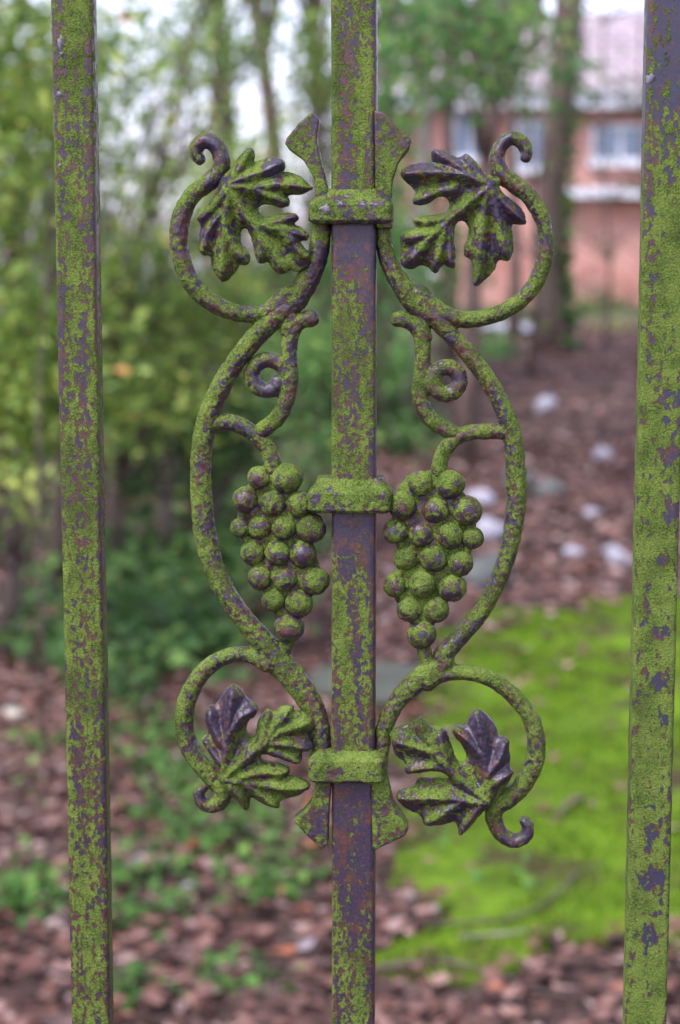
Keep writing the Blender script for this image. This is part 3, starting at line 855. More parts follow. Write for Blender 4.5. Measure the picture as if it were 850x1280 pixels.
def house(name, label, x0, x1, Y, depth, ze, zr, zg, wallm, wins, over=0.45, chim=True):
    h = empty(name, ((x0 + x1) / 2, Y, zg)); tag(h, label, 'house')
    bm = bmesh.new(); bm_box(bm, ((x0 + x1) / 2, Y + depth / 2, (zg - .3 + ze) / 2), (x1 - x0, depth, ze - zg + .3))
    # gables
    for xx in (x0 + .15, x1 - .15):
        v = [bm.verts.new((xx + d, yy, zz)) for d in (-.15, .15) for yy, zz in ((Y, ze), (Y + depth, ze), (Y + depth / 2, zr - .12))]
        bm.faces.new(v[:3]); bm.faces.new(v[3:][::-1])
        for a, b in ((0, 1), (1, 2), (2, 0)): bm.faces.new((v[a], v[3 + a], v[3 + b], v[b]))
    link('wall', from_bm('wall', bm), wallm, h, False)
    bm = bmesh.new()
    sl = (zr - ze) / (depth / 2); t = 0.16
    for sg_, ya in ((1, Y - over), (-1, Y + depth + over)):
        ym = Y + depth / 2; za = ze - sl * over
        q = [(ya, za + .1), (ym, zr), (ym, zr - t), (ya, za + .1 - t)]
        v = [bm.verts.new((xx, yy + (.002 * sg_ if yy == ym else 0), zz)) for xx in (x0 - .3, x1 + .3) for yy, zz in q]
        bm.faces.new(v[:4]); bm.faces.new(v[4:][::-1])
        for a in range(4):
            b = (a + 1) % 4; bm.faces.new((v[a], v[4 + a], v[4 + b], v[b]))
    rf_ = link('roof', from_bm('roof', bm), M_tile, h, False)
    bm = bmesh.new(); bm_box(bm, ((x0 + x1) / 2, Y - over - .03, ze - sl * over - .12), (x1 - x0 + .7, .06, .36))
    link('fascia', from_bm('fascia', bm), M_white, rf_, False)
    bm = bmesh.new(); bm_box(bm, ((x0 + x1) / 2, Y - over - .12, ze - sl * over + .03), (x1 - x0 + .7, .11, .09), bevel=.02)
    link('gutter', from_bm('gutter', bm), M_white, rf_, False)
    bm = bmesh.new(); bm_box(bm, (x0 + (x1 - x0) * .62, Y + depth / 2, zr + .35), (.7, .6, 1.3)); bm_box(bm, (x0 + (x1 - x0) * .62, Y + depth / 2, zr + 1.04), (.8, .7, .1))
    if chim: link('chimney', from_bm('chimney', bm), M_brick, rf_, False)
    else: bm.free()
    for w_ in wins: window(h, *w_[:4], Y, w_[4])
    return h

HY = 38.0
zf = lambda py: at(600, py, HY).z
xf = lambda px: at(px, 200, HY).x
hx0 = xf(468)
hz = gz(4, HY)
hb = house('brick_house', 'red brick house with tiled roof and white window frames beyond the trees', hx0, hx0 + 12.5, HY, 7.5, zf(118) + .2, zf(118) + 2.1, hz, M_brick,
           [(xf(567), xf(607), zf(200), zf(138), 1), (xf(645), xf(682), zf(212), zf(150), 1), (xf(738), xf(812), zf(203), zf(156), 1), (xf(880), xf(950), zf(205), zf(150), 1),
            (xf(880), xf(960), zf(345), zf(275), 1), (xf(505), xf(545), zf(345), zf(275), 1)])
bm = bmesh.new(); bm_box(bm, ((xf(690) + xf(860)) / 2, HY - .25, zf(242)), (xf(860) - xf(690), .5, .22), bevel=.02)
link('string_course', from_bm('string_course', bm), M_white, hb, False)
bm = bmesh.new(); bm_box(bm, (xf(840), HY - .03, (hz + zf(262)) / 2), (.95, .1, zf(262) - hz))
dr = link('door', from_bm('door', bm), M_door, hb, False)
bm = bmesh.new(); bm_box(bm, (xf(840) + .36, HY - .11, hz + 1.0), (.05, .07, .14), bevel=.01)
link('handle', from_bm('handle', bm), M_white, dr, False)

WY = 36.0
hx1 = at(395, 300, WY).x
zw = lambda py: at(250, py, WY).z
house('rendered_house', 'low pale rendered house half hidden behind the leafy shrubs', hx1 - 7.5, hx1, WY, 6, zw(325), zw(262), gz(-4, WY), M_render,
      [(hx1 - 2.2, hx1 - 1.0, zw(385), zw(340), 1), (hx1 - 5.2, hx1 - 3.8, zw(385), zw(340), 1)], chim=False)

# ================================================================== trees, shrubs
def leaf_cloud(P, size, seed, up=0.35, fold=0.25, slim=0.42, szvar=0.35, hang=0.0):
    """folded diamond leaves, four triangles each"""
    g = np.random.default_rng(seed)
    n = len(P)
    d = g.normal(0, 1, (n, 3)); d[:, 2] = d[:, 2] * 0.6 - hang
    d /= np.linalg.norm(d, axis=1)[:, None]
    nn = g.normal(0, 1, (n, 3)); nn[:, 2] = np.abs(nn[:, 2]) + up
    s = np.cross(d, nn); s /= np.linalg.norm(s, axis=1)[:, None] + 1e-9
    nn = np.cross(s, d)
    L = size * (1 + szvar * g.normal(0, 1, n)).clip(0.45, 1.9); L = L[:, None]
    W = L * slim
    base = P
    m = P + d * L * 0.45 - nn * L * 0.02
    tip = P + d * L - nn * L * 0.14
    l = P + d * L * 0.42 + s * W * 0.5 + nn * L * fold * 0.3
    r = P + d * L * 0.42 - s * W * 0.5 + nn * L * fold * 0.3
    V = np.stack([base, l, tip, r, m], 1).reshape(-1, 3)
    o = np.arange(n)[:, None] * 5
    Fc = np.concatenate([o + np.array([[0, 4, 1]]), o + np.array([[1, 4, 2]]), o + np.array([[0, 3, 4]]), o + np.array([[3, 2, 4]])], 1).reshape(-1, 3)
    return V, Fc

GREENS = {
    'privet': leafmat('leaf_yellow_green', [(0.0, (0.080, 0.155, 0.032)), (0.35, (0.18, 0.295, 0.055)), (0.7, (0.34, 0.44, 0.085)), (0.93, (0.54, 0.57, 0.13)), (0.96, (0.55, 0.24, 0.06)), (1.0, (0.62, 0.33, 0.10))], 0.45),
    'fresh': leafmat('leaf_fresh_green', [(0.0, (0.080, 0.150, 0.035)), (0.5, (0.18, 0.30, 0.065)), (0.85, (0.34, 0.45, 0.10)), (0.95, (0.50, 0.52, 0.14)), (1.0, (0.50, 0.30, 0.10))], 0.45),
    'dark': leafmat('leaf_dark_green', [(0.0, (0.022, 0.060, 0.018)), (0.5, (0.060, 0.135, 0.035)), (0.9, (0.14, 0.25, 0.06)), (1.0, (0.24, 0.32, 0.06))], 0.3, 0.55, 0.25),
    'laurel': leafmat('leaf_blue_green', [(0.0, (0.055, 0.140, 0.045)), (0.5, (0.13, 0.285, 0.080)), (0.85, (0.25, 0.43, 0.11)), (1.0, (0.42, 0.56, 0.10))], 0.5, 0.55, 0.25),
    'mid': leafmat('leaf_mid_green', [(0.0, (0.060, 0.120, 0.035)), (0.5, (0.13, 0.225, 0.060)), (0.9, (0.27, 0.36, 0.09)), (1.0, (0.42, 0.34, 0.08))], 0.4),
    'straw': leafmat('leaf_straw', [(0.0, (0.16, 0.20, 0.05)), (0.5, (0.36, 0.38, 0.12)), (1.0, (0.58, 0.52, 0.22))], 0.4),
    'ivy': leafmat('leaf_ivy', [(0.0, (0.022, 0.062, 0.016)), (0.4, (0.055, 0.140, 0.030)), (0.8, (0.115, 0.245, 0.045)), (1.0, (0.22, 0.36, 0.07))], 0.3, 0.6, 0.2),
}
def bark_mat(name, a, b, c):
    s = NT(name); p = s.n('NewGeometry').outputs['Position']
    mp = s.n('Mapping', {0: p, 3: (1, 1, .25)}).outputs[0]
    nz = s.noise(mp, 14, 5, .65, .3)
    return s.finish(s.ramp(nz, [(.3, a), (.5, b), (.72, c)]), .9, nz, .9, .02, .2)
M_bark = bark_mat('bark_brown', (.055, .038, .030), (.13, .092, .074), (.21, .160, .138))
M_bark_pale = bark_mat('bark_pale', (.12, .10, .095), (.24, .20, .185), (.34, .29, .27))
M_bark_green = bark_mat('bark_mossy', (.040, .045, .026), (.080, .085, .045), (.13, .13, .075))
M_twig = bark_mat('twig_bark', (.050, .036, .030), (.105, .078, .066), (.17, .135, .12))

def limb_path(a, b, n=5, sag=0.1, seed=0):
    g = random.Random(seed)
    a, b = Vector(a), Vector(b); L = (b - a).length
    o = [a]
    for i in range(1, n):
        t = i / n
        o.append(a.lerp(b, t) + Vector((g.uniform(-1, 1), g.uniform(-1, 1), g.uniform(-.3, 1))) * L * sag * math.sin(math.pi * t))
    o.append(b)
    return o

def plant(name, label, cat, trunk_pts, r0, r1, clusters, per, spread, lsize, mat, bark, group=None, seed=0, nlimb=10, limb_r=0.02, **kw):
    """tree or shrub: trunk through points, clusters of leaves reached by limbs"""
    g = np.random.default_rng(seed)
    base = Vector(trunk_pts[0])
    t = empty(name, base); tag(t, label, cat, group)
    C = np.array(catmull([tuple(p) for p in trunk_pts], 0.25)) if len(trunk_pts) > 2 else np.array([tuple(p) for p in trunk_pts])
    k = len(C)
    rad = [r0 + (r1 - r0) * i / (k - 1) + r0 * 0.5 * math.exp(-i * 1.2) for i in range(k)]
    Vt, Ft = tube_arrays(C, rad, 12, .12, seed)
    link('trunk', mesh_py('trunk', Vt, Ft), bark, t)
    cl = np.array(clusters)
    order = g.permutation(len(cl))[:nlimb]
    V, Fc = [], []
    for q, ci in enumerate(order):
        c = cl[ci]
        j = int(np.argmin(np.linalg.norm(C - (c - np.array([0, 0, 0.5 * abs(c[2] - C[0, 2])])), axis=1)))
        j = max(1, min(k - 1, j))
        P = limb_path(C[j], c, 5, .12, seed * 100 + q)
        lr = min(limb_r, rad[j] * 0.7)
        v, f = tube_arrays(P, np.linspace(lr, lr * .25, len(P)), 6, .1, q)
        o = len(V); V += v; Fc += [tuple(x + o for x in ff) for ff in f]
    if V: link('branches', mesh_py('branches', V, Fc), bark, t)
    n = len(cl) * per
    P = np.repeat(cl, per, 0) + g.normal(0, 1, (n, 3)) * np.asarray(spread)
    Vl, Fl = leaf_cloud(P, lsize, seed + 5, **kw)
    rn = np.clip(np.repeat(np.clip(g.beta(2, 2.2, n) * .95 + np.repeat(g.normal(0, .08, len(cl)), per), 0, 1), 4), 0, 1)
    link('crown', mesh_np('crown', Vl, Fl, rn), mat, t)
    return t

def ell(c, r, n, seed, shell=0.55):
    g = np.random.default_rng(seed)
    d = g.normal(0, 1, (n, 3)); d /= np.linalg.norm(d, axis=1)[:, None]
    return np.array(c) + d * np.array(r) * (shell + (1 - shell) * g.random((n, 1)))

def gp(px, Y):
    p = at(px, 600, Y)
    return (p.x, Y, gz(p.x, Y) - 0.05)

# -- left: the big yellow-green shrub with a dark hollow under it
c = at(10, 240, 5.6)
plant('privet_shrub', 'big yellow-green shrub with scattered orange leaves beside the left bar', 'shrub', [gp(0, 6.0), (c.x - .05, 5.9, .8), (c.x, 5.7, 2.1)], .035, .012,
      np.vstack([ell((c.x - .22, c.y, c.z + .25), (.78, .7, 1.15), 165, 1, .35), ell((at(60, 430, 5.4).x, 5.4, at(60, 430, 5.4).z), (.32, .4, .32), 34, 2, .2), ell(tuple(at(25, 600, 4.6)), (.07, .08, .05), 3, 22), ell(tuple(at(50, 510, 5.7)), (.42, .4, .20), 40, 23, .2), ell(tuple(at(20, 100, 5.5)), (.30, .4, .5), 40, 24, .2)]), 24,
      (.09, .09, .08), .052, GREENS['privet'], M_twig, 'garden shrubs', 11, 44, .009, slim=.55)
c = at(95, 190, 7.3)
plant('privet_shrub', 'tall fresh green shrub growing behind the left bar', 'shrub', [gp(70, 7.3), (c.x - .1, 7.3, .8), (c.x, 7.3, 2.6)], .035, .012,
      np.vstack([ell((c.x - .15, 7.3, c.z), (.62, .5, 1.0), 66, 201, .25), ell(tuple(at(60, 60, 7.0)), (.45, .4, .45), 40, 202, .2)]), 22, (.10, .10, .09), .050, GREENS['fresh'], M_twig, 'garden shrubs', 15, 40, .009, slim=.55)
c = at(205, 430, 7.8)
plant('leafy_shrub', 'light green shrub with yellowing leaves between left bar and scroll', 'shrub', [gp(200, 7.9), (c.x, 7.9, .7), (c.x, 7.8, 1.5)], .03, .01,
      np.vstack([ell(tuple(at(180, 410, 7.8)), (.50, .45, .36), 60, 203, .25), ell(tuple(at(290, 400, 8.2)), (.42, .4, .30), 40, 204, .25), ell(tuple(at(250, 300, 8.6)), (.40, .4, .30), 30, 205, .2), ell(tuple(at(190, 505, 7.6)), (.42, .4, .18), 36, 206, .2), ell(tuple(at(240, 170, 8.8)), (.42, .4, .40), 12, 209, .2)]), 20, (.09, .09, .075), .050, GREENS['privet'], M_twig, 'garden shrubs', 16, 24, .008, slim=.55)
c = at(90, 540, 10.6)  # added mass of dark leaves, stands in for shade in the hollow
plant('dark_shrub', 'added dark bush standing in for the shade in the hollow under the yellow-green shrub', 'shrub', [gp(90, 10.6), (c.x, 10.6, .4), (c.x, 10.6, 1.0)], .03, .01,
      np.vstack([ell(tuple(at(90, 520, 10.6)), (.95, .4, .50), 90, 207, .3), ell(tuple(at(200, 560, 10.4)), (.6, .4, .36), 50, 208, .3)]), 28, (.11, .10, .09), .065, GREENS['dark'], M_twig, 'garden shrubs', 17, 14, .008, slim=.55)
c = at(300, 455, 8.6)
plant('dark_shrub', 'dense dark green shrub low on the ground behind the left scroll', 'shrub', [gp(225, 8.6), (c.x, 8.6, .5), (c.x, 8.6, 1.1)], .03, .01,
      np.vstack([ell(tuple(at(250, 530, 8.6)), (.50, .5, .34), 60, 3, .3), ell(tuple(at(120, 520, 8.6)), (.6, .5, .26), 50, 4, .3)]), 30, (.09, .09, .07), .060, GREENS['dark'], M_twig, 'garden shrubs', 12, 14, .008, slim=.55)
c = at(180, 330, 8.0)
plant('loose_shrub', 'loose mid green shrub with pale sky showing through its twigs', 'shrub', [gp(150, 8.0), (c.x - .15, 8.0, .9), (c.x + .2, 8.0, 2.4), (c.x + .6, 8, 3.4)], .03, .008,
      np.vstack([ell(tuple(at(160, 330, 8.0)), (.50, .5, .42), 46, 5, .2), ell(tuple(at(150, 80, 8.0)), (.60, .5, .60), 32, 6, .2), ell(tuple(at(265, 30, 8.4)), (.45, .4, .22), 22, 66, .2), ell(tuple(at(260, 395, 8.3)), (.40, .4, .22), 30, 7, .2)]), 16, (.10, .10, .09), .050, GREENS['mid'], M_twig, 'garden shrubs', 13, 60, .009, slim=.5)
for lb, pxs, Y, ls in (('lime green sprig hanging low beside the left bar', [(0, 575), (18, 598), (34, 606), (40, 588), (22, 618), (8, 604), (2, 590)], 4.2, .055),
                       ('pair of bright green leaves on a thin stem right of the left bar', [(140, 88), (160, 92), (143, 62)], 3.6, .05)):
    tip = at(*pxs[0], Y); a0 = Vector((tip.x - .3, Y + .5, gz(tip.x, Y + .5) - .03))
    e = empty('leafy_sprig', a0); tag(e, lb, 'sprig')
    C = catmull([tuple(a0), (a0.x + .02, a0.y - .1, tip.z * .6), (tip.x - .1, Y + .1, tip.z + .05), tuple(tip)], .1)
    v, f = tube_arrays(C, np.linspace(.006, .002, len(C)), 6, .1, 3)
    link('stem', mesh_py('stem', v, f), M_twig, e)
    for q_, pq in enumerate(pxs):
        Vl, Fl = leaf_cloud(np.array([tuple(at(*pq, Y))]), ls, 500 + q_, slim=.6, up=.8, szvar=.1)
        link('leaf', mesh_np('leaf', Vl, Fl, np.full(4, .78)), GREENS['privet'], e)
# arching bare-ish stems leaning right through the bright gap
for q, (pa, pb) in enumerate([((90, 420), (250, 20)), ((60, 380), (190, 10)), ((130, 400), (300, 90)), ((20, 300), (130, -20)), ((150, 330), (225, 60)), ((40, 200), (100, -30)), ((180, 390), (345, 150)), ((100, 300), (205, 30))]):
    a, b = at(*pa, 7.2 + .2 * q), at(*pb, 7.4 + .2 * q)
    a0 = Vector((a.x - .25, a.y, gz(a.x, a.y) - .05))
    e = empty('sapling', a0)
    tag(e, ['longest arching sapling rising steeply through the bright gap', 'slim arching sapling just right of the left bar', 'arching sapling whose tip bends toward the upper left curl', 'sapling leaning past the left edge of the left bar', 'short sapling in the middle of the bright gap',
            'small sapling crossing behind the top of the left bar', 'sapling leaning lowest, its tip behind the upper left vine leaf', 'sapling half hidden by the tall fresh green shrub'][q], 'sapling', 'arching saplings')
    v, f = tube_arrays(catmull([tuple(a0), tuple(a), tuple(a.lerp(b, .5) + Vector((0, 0, .06))), tuple(b)], .12), np.linspace(.013, .003, len(catmull([tuple(a0), tuple(a), tuple(a.lerp(b, .5)), tuple(b)], .12))), 6, .1, q)
    link('stem', mesh_py('stem', v, f), M_twig, e)
    g = np.random.default_rng(60 + q)
    P = np.array([tuple(a.lerp(b, t_)) for t_ in g.random(110)]) + g.normal(0, .10, (110, 3))
    Vl, Fl = leaf_cloud(P, .05, q + 70, slim=.5)
    link('foliage', mesh_np('foliage', Vl, Fl, np.repeat(g.beta(2, 1.6, 110), 4)), GREENS['privet'], e)

# -- trees with trunks one can tell apart
def tree_px(name, label, Y, pts, rpx0, rpx1, crown_c, crown_r, ncl, per, lsize, mat, bark, seed, **kw):
    d = Y - CAM.y
    P = [gp(pts[0][0], Y)] + [tuple(at(a, b, Y)) for a, b in pts[1:]]
    return plant(name, label, 'tree', P, rpx0 * d / F, rpx1 * d / F, ell(crown_c, crown_r, ncl, seed, .3), per, (.22, .22, .18), lsize, mat, bark, 'trees behind the lawn', seed, min(14, ncl), .03, **kw)

tA = at(712, -330, 19.5)
tree_px('tall_tree', 'tall brown tree trunk with dark ivy standing in front of the brick house', 19.5, [(692, 445), (686, 330), (693, 200), (706, 80), (717, -20), (735, -300)], 20, 15, (tA.x, 19.5, tA.z + 1.6), (2.2, 2, 1.5), 40, 50, .09, GREENS['mid'], M_bark, 31)
tB = at(650, -120, 12)
tree_px('evergreen_tree', 'evergreen tree with drooping blue-green leaves and a leaning dark trunk', 12.0, [(582, 430), (592, 350), (606, 210), (628, 70), (655, -60), (665, -200)], 11, 8, (tB.x, 12, tB.z + .9), (1.2, 1.1, .6), 22, 30, .085, GREENS['laurel'], M_bark, 32)
# low boughs of the evergreen
e = [o for o in bpy.data.objects if o.name.startswith('evergreen_tree')][0]
g = np.random.default_rng(91)
cl = np.array([tuple(at(a, b, y)) for a, b, y in [(490, 20, 9.5), (520, 45, 10), (545, 25, 9.6), (575, 60, 10), (505, 75, 10.2), (540, 85, 10), (480, 110, 10.4), (600, 90, 10.2), (560, 110, 10), (625, 55, 10), (655, 75, 10.6), (690, 85, 10.6), (620, 110, 10.6),
                                                 (655, 125, 10.8), (520, 125, 10.8), (590, 20, 9.8), (640, 15, 10), (480, 60, 9.8), (730, 92, 11), (560, -10, 9.8), (510, -15, 9.6), (665, 40, 10.2), (480, 165, 11), (460, 220, 11.4), (500, 210, 11.5), (470, -10, 9.4), (600, 45, 9.8), (530, 65, 9.8), (575, 0, 9.7), (620, 5, 9.9), (690, 20, 10.4), (500, 140, 11)]])
per = 34
P = np.repeat(cl, per, 0) + g.normal(0, 1, (len(cl) * per, 3)) * np.array([.13, .16, .075])
Vl, Fl = leaf_cloud(P, .085, 92, slim=.45, hang=.3)
link('lower_crown', mesh_np('lower_crown', Vl, Fl, np.repeat(np.clip(g.beta(2, 2, len(P)), 0, 1), 4)), GREENS['laurel'], e)
V, Fc = [], []
for q, c_ in enumerate(cl):
    P_ = limb_path(at(628, 70 - q, 12), c_, 5, .08, q)
    v, f = tube_arrays(P_, np.linspace(.018, .004, len(P_)), 5, .1, q)
    o_ = len(V); V += v; Fc += [tuple(x + o_ for x in ff) for ff in f]
link('bough', mesh_py('bough', V, Fc), M_bark, e)

tC = at(525, -160, 15)
tree_px('pale_tree', 'slim tree with pale grey trunk among the dark stems', 15.0, [(522, 430), (524, 300), (531, 160), (536, 40), (540, -150)], 10, 8, (tC.x, 15, tC.z + .9), (1.3, 1.2, .8), 24, 40, .08, GREENS['dark'], M_bark_pale, 33)
tD = at(330, -260, 16)
tree_px('grey_tree', 'grey-brown trunk dividing the bright gap above the left scroll', 16.0, [(352, 420), (348, 260), (338, 140), (322, 20), (312, -150)], 12, 10, (tD.x, 16, tD.z + 1.0), (1.5, 1.3, .9), 24, 40, .08, GREENS['mid'], M_bark, 34)
tE = at(270, -260, 14)
tree_px('mossy_tree', 'mossy green trunk left of the grey-brown one', 14.0, [(292, 430), (288, 280), (282, 140), (270, 10), (262, -150)], 13, 11, (tE.x, 14, tE.z + 1.0), (1.4, 1.3, .9), 24, 40, .08, GREENS['mid'], M_bark_green, 35)
for q, (px, Y, rr) in enumerate([(485, 17, 8), (562, 18, 7), (398, 15, 10), (452, 20, 9), (640, 22, 7)]):
    tq = at(px - 5, -200, Y)
    tree_px('slender_tree', ['slender dark trunk close beside the middle bar', 'thin dark trunk between the pale trunk and the leaning one', 'dark trunk showing behind the upper left fishtail', 'far slender trunk hidden behind the middle bar', 'far thin trunk beside the tall ivy trunk'][q],
            Y, [(px, 430), (px + 4, 300), (px - 2, 150), (px - 6, -20), (px - 4, -200)], rr, rr * .8, (tq.x, Y, tq.z + .8), (1.2, 1.1, .8), 16, 36, .08, GREENS['dark'], M_bark, 40 + q)

# -- leafless young trees whose twigs veil the house
for q, (px, Y) in enumerate([(660, 17.0), (752, 21.0), (800, 18.5)]):
    b0 = Vector(gp(px, Y)); e = empty('bare_sapling', b0)
    tag(e, ['twiggy half-bare young tree between the leaning trunk and the tall trunk', 'twiggy half-bare young tree in front of the white window', 'twiggy half-bare young tree beside the right bar'][q], 'sapling', 'half-bare young trees before the house')
    top_ = at(px + 10, -120, Y)
    C = catmull([tuple(b0), (b0.x + .05, Y, 1.5), (top_.x - .05, Y, 3.0), tuple(top_)], .2)
    v, f = tube_arrays(C, np.linspace(.03, .008, len(C)), 7, .1, q)
    link('trunk', mesh_py('trunk', v, f), M_bark, e)
    V, Fc = [], []
    g_ = random.Random(q + 5)
    for k_ in range(34):
        j_ = g_.randrange(len(C) // 4, len(C) - 1)
        a_ = Vector(C[j_]); an = g_.uniform(0, 6.28); L = g_.uniform(.35, 1.0)
        b_ = a_ + Vector((math.cos(an) * L, math.sin(an) * L * .7, g_.uniform(.15, .8) * L))
        P_ = limb_path(a_, b_, 4, .12, k_)
        for (p_, r_) in [(P_, .009)] + [(limb_path(P_[m_], P_[m_] + Vector((g_.uniform(-.3, .3), g_.uniform(-.3, .3), g_.uniform(0, .3))), 3, .1, k_ * 7 + m_), .005) for m_ in (2, 3)]:
            v, f = tube_arrays(p_, np.linspace(r_, r_ * .4, len(p_)), 5, .1, k_)
            o_ = len(V); V += v; Fc += [tuple(x + o_ for x in ff) for ff in f]
    link('twigs', mesh_py('twigs', V, Fc), M_twig, e)['kind'] = 'stuff'
    gg = np.random.default_rng(q + 300)
    Pq = np.array([tuple(V[k_]) for k_ in gg.integers(0, len(V), 170)]) + gg.normal(0, .04, (170, 3))
    Vl, Fl = leaf_cloud(Pq, .055, q + 310, slim=.5)
    link('foliage', mesh_np('foliage', Vl, Fl, np.repeat(gg.random(170), 4)), GREENS['mid'], e)

# -- undergrowth between the trunks
for q, (nm, lb, px, py, Y, r, ncl, per, ls, m) in enumerate([
        ('holly_bush', 'blue-green bush behind the upper middle of the fence', 470, 330, 13.5, (.62, .5, .55), 60, 26, .075, 'laurel'),
        ('holly_bush', 'low blue-green bush spreading on the litter behind the left tendril', 400, 455, 13.0, (.75, .6, .32), 60, 26, .07, 'laurel'),
        ('leafy_bush', 'green bush with yellow leaves in front of the mossy trunk', 300, 225, 13.0, (.55, .5, .32), 34, 22, .07, 'privet'),
        ('leafy_bush', 'mid green bush below the grey-brown trunk', 355, 330, 14.0, (.62, .5, .55), 46, 24, .07, 'mid'),
        ('leafy_bush', 'dark bush filling the space between slender trunks', 430, 150, 16.0, (.55, .5, .9), 46, 24, .08, 'dark'),
        ('leafy_bush', 'fresh green foliage hanging around the mossy trunk', 262, 60, 13.6, (.42, .3, .50), 34, 24, .07, 'fresh'),
        ('leafy_bush', 'fresh green foliage rising beside the middle bar above the fishtail', 392, 80, 14.2, (.26, .3, .75), 36, 24, .07, 'fresh'),
        ('far_bush', 'far clipped bush well left of the pale house', -330, 385, 27.0, (3.0, 1.2, 1.1), 80, 30, .12, 'mid'),
        ('far_bush', 'far dark bush left of all the others', -800, 370, 27.0, (3.0, 1.2, 1.3), 80, 30, .12, 'dark'),
        ('far_bush', 'far bush right of the brick house', 1500, 380, 30.0, (2.5, 1.2, 1.1), 60, 30, .12, 'mid'),
        ('leafy_bush', 'green bush outside the left edge of the garden', -260, 430, 9.5, (1.0, .6, .7), 90, 26, .07, 'fresh'),
        ('holly_bush', 'small bush at the foot of the pale trunk', 550, 330, 16.0, (.35, .4, .5), 26, 24, .075, 'laurel'),
        ('straw_bush', 'low straw-yellow bush on the far side of the tall trunk', 770, 428, 24.0, (.42, .4, .22), 30, 30, .07, 'straw'),
        ('leafy_bush', 'small bush against the foot of the brick house', 745, 385, 33.0, (.9, .5, .35), 30, 26, .09, 'mid'),
        ('far_bush', 'far green bush in front of the pale house', 130, 385, 27.0, (2.2, 1.0, .75), 70, 30, .11, 'mid'),
        ('far_bush', 'far dark bush at the corner of the pale house', 420, 350, 27.0, (1.0, 1.0, 1.0), 50, 30, .11, 'dark'),
        ('far_bush', 'far bushy evergreen left of the brick house', 500, 250, 30.0, (.9, .8, 1.6), 50, 30, .12, 'dark')]):
    c = at(px, py, Y)
    plant(nm, lb, 'bush', [gp(px, Y), (c.x, Y, (gz(c.x, Y) + c.z) / 2), (c.x + .05, Y, c.z + r[2] * .4)], .04, .012, ell(tuple(c), r, ncl, 120 + q, .25), per, (.13, .13, .11), ls, GREENS[m], M_bark, 'undergrowth between the trunks', 130 + q, 14, .012, slim=.5)

# -- ivy on the tall trunk
g = np.random.default_rng(77)
n = 900
py = g.uniform(-40, 452, n)
cx = np.interp(py, [-20, 80, 200, 330, 445], [716, 706, 694, 688, 692])
P = []
for i in range(n):
    p = at(cx[i] , py[i], 19.5)
    a = g.normal(-.5, .55)
    rr = .175 + .03 * g.random() + (.10 * g.random() if py[i] > 380 else 0)
    P.append((p.x + math.cos(a) * rr, 19.5 + math.sin(a) * rr, p.z))
P = np.array(P); keep = g.random(n) < np.clip(.35 + (py - 120) / 400, .15, 1)
Vl, Fl = leaf_cloud(P[keep], .085, 78, slim=.8)
iv = link('climbing_ivy', mesh_np('climbing_ivy', Vl, Fl, np.repeat(g.beta(2, 2.5, keep.sum()), 4)), GREENS['ivy'])
tag(iv, 'dark ivy climbing the right side of the tall brown trunk', 'ivy')

# ================================================================== leaf litter, ivy ground cover, stones, twigs
M_litter = leafmat('fallen_leaves', [(0.0, (0.020, 0.010, 0.008)), (0.25, (0.078, 0.033, 0.024)), (0.5, (0.172, 0.080, 0.060)), (0.74, (0.28, 0.165, 0.138)), (0.89, (0.37, 0.27, 0.245)), (0.94, (0.28, 0.085, 0.035)), (0.97, (0.30, 0.12, 0.06)), (1.0, (0.25, 0.21, 0.225))], 0.12, 0.6, 0.35, .10)

def leaf_template(seed):
    """curled dead leaf, 7 rows x 3 columns"""
    g = np.random.default_rng(seed)
    curl, cup, tw = g.uniform(-.4, .6), g.uniform(-.3, .4), g.uniform(-.4, .4)
    V = []
    rows = 7
    for i in range(rows):
        t = i / (rows - 1)
        w = (.30 + .10 * g.random()) * math.sin(math.pi * min(1, .05 + .95 * t) ** .85) ** .8 * (1 + .22 * g.normal()) + .012
        z = curl * (t - .5) ** 2 * .7
        for sgn in (-1, 0, 1):
            V.append(((t - .5), sgn * w, z + cup * w * abs(sgn) * .9 + tw * sgn * w * (t - .5) + .05))
    Fq = [(3 * i + c, 3 * i + c + 1, 3 * i + c + 4, 3 * i + c + 3) for i in range(rows - 1) for c in (0, 1)]
    return np.array(V), np.array(Fq)
TEMPL = [leaf_template(k) for k in range(10)]

def scatter_zone(n, y0, y1, seed, wid=1.7, extra=.9):
    g = np.random.default_rng(seed)
    Y = g.uniform(y0, y1, n * 3)
    half = (Y - CAM.y) * 425 / F * wid + extra
    mxh = half.max()
    X = g.uniform(-mxh, mxh, n * 3) + CAM.x - (Y - CAM.y) * math.tan(YAW)
    k = np.abs(X - (CAM.x - (Y - CAM.y) * math.tan(YAW))) < half
    return np.stack([X[k], Y[k]], 1)[:n]

zones = [scatter_zone(21000, 1.2, 6.0, 1), scatter_zone(20000, 6.0, 13, 2), scatter_zone(14000, 13, 26, 3)]
sizes = [(.016, .054), (.03, .075), (.04, .09)]
Pl, Sl = [], []
g = np.random.default_rng(5)
for Zn, (a, b) in zip(zones, sizes):
    ins = lawn_in(Zn) > 0.03
    k = ~ins | (g.random(len(Zn)) < .028 + .30 * np.exp(-lawn_in(Zn).clip(0) / np.where(Zn[:, 1] > 5.5, .45, .12)))
    Zn = Zn[k]
    Pl.append(Zn); Sl.append(g.uniform(a, b, len(Zn)))
Pl = np.vstack(Pl); Sl = np.concatenate(Sl)
nl_ = len(Pl)
rz = g.uniform(0, 2 * np.pi, nl_); tx_ = g.normal(0, .24, nl_); ty_ = g.normal(0, .24, nl_)
lift = g.random(nl_) * .022
zz = ground_z(Pl[:, 0], Pl[:, 1]) + .006 + lift + np.where(lawn_in(Pl) > 0, .022, 0)
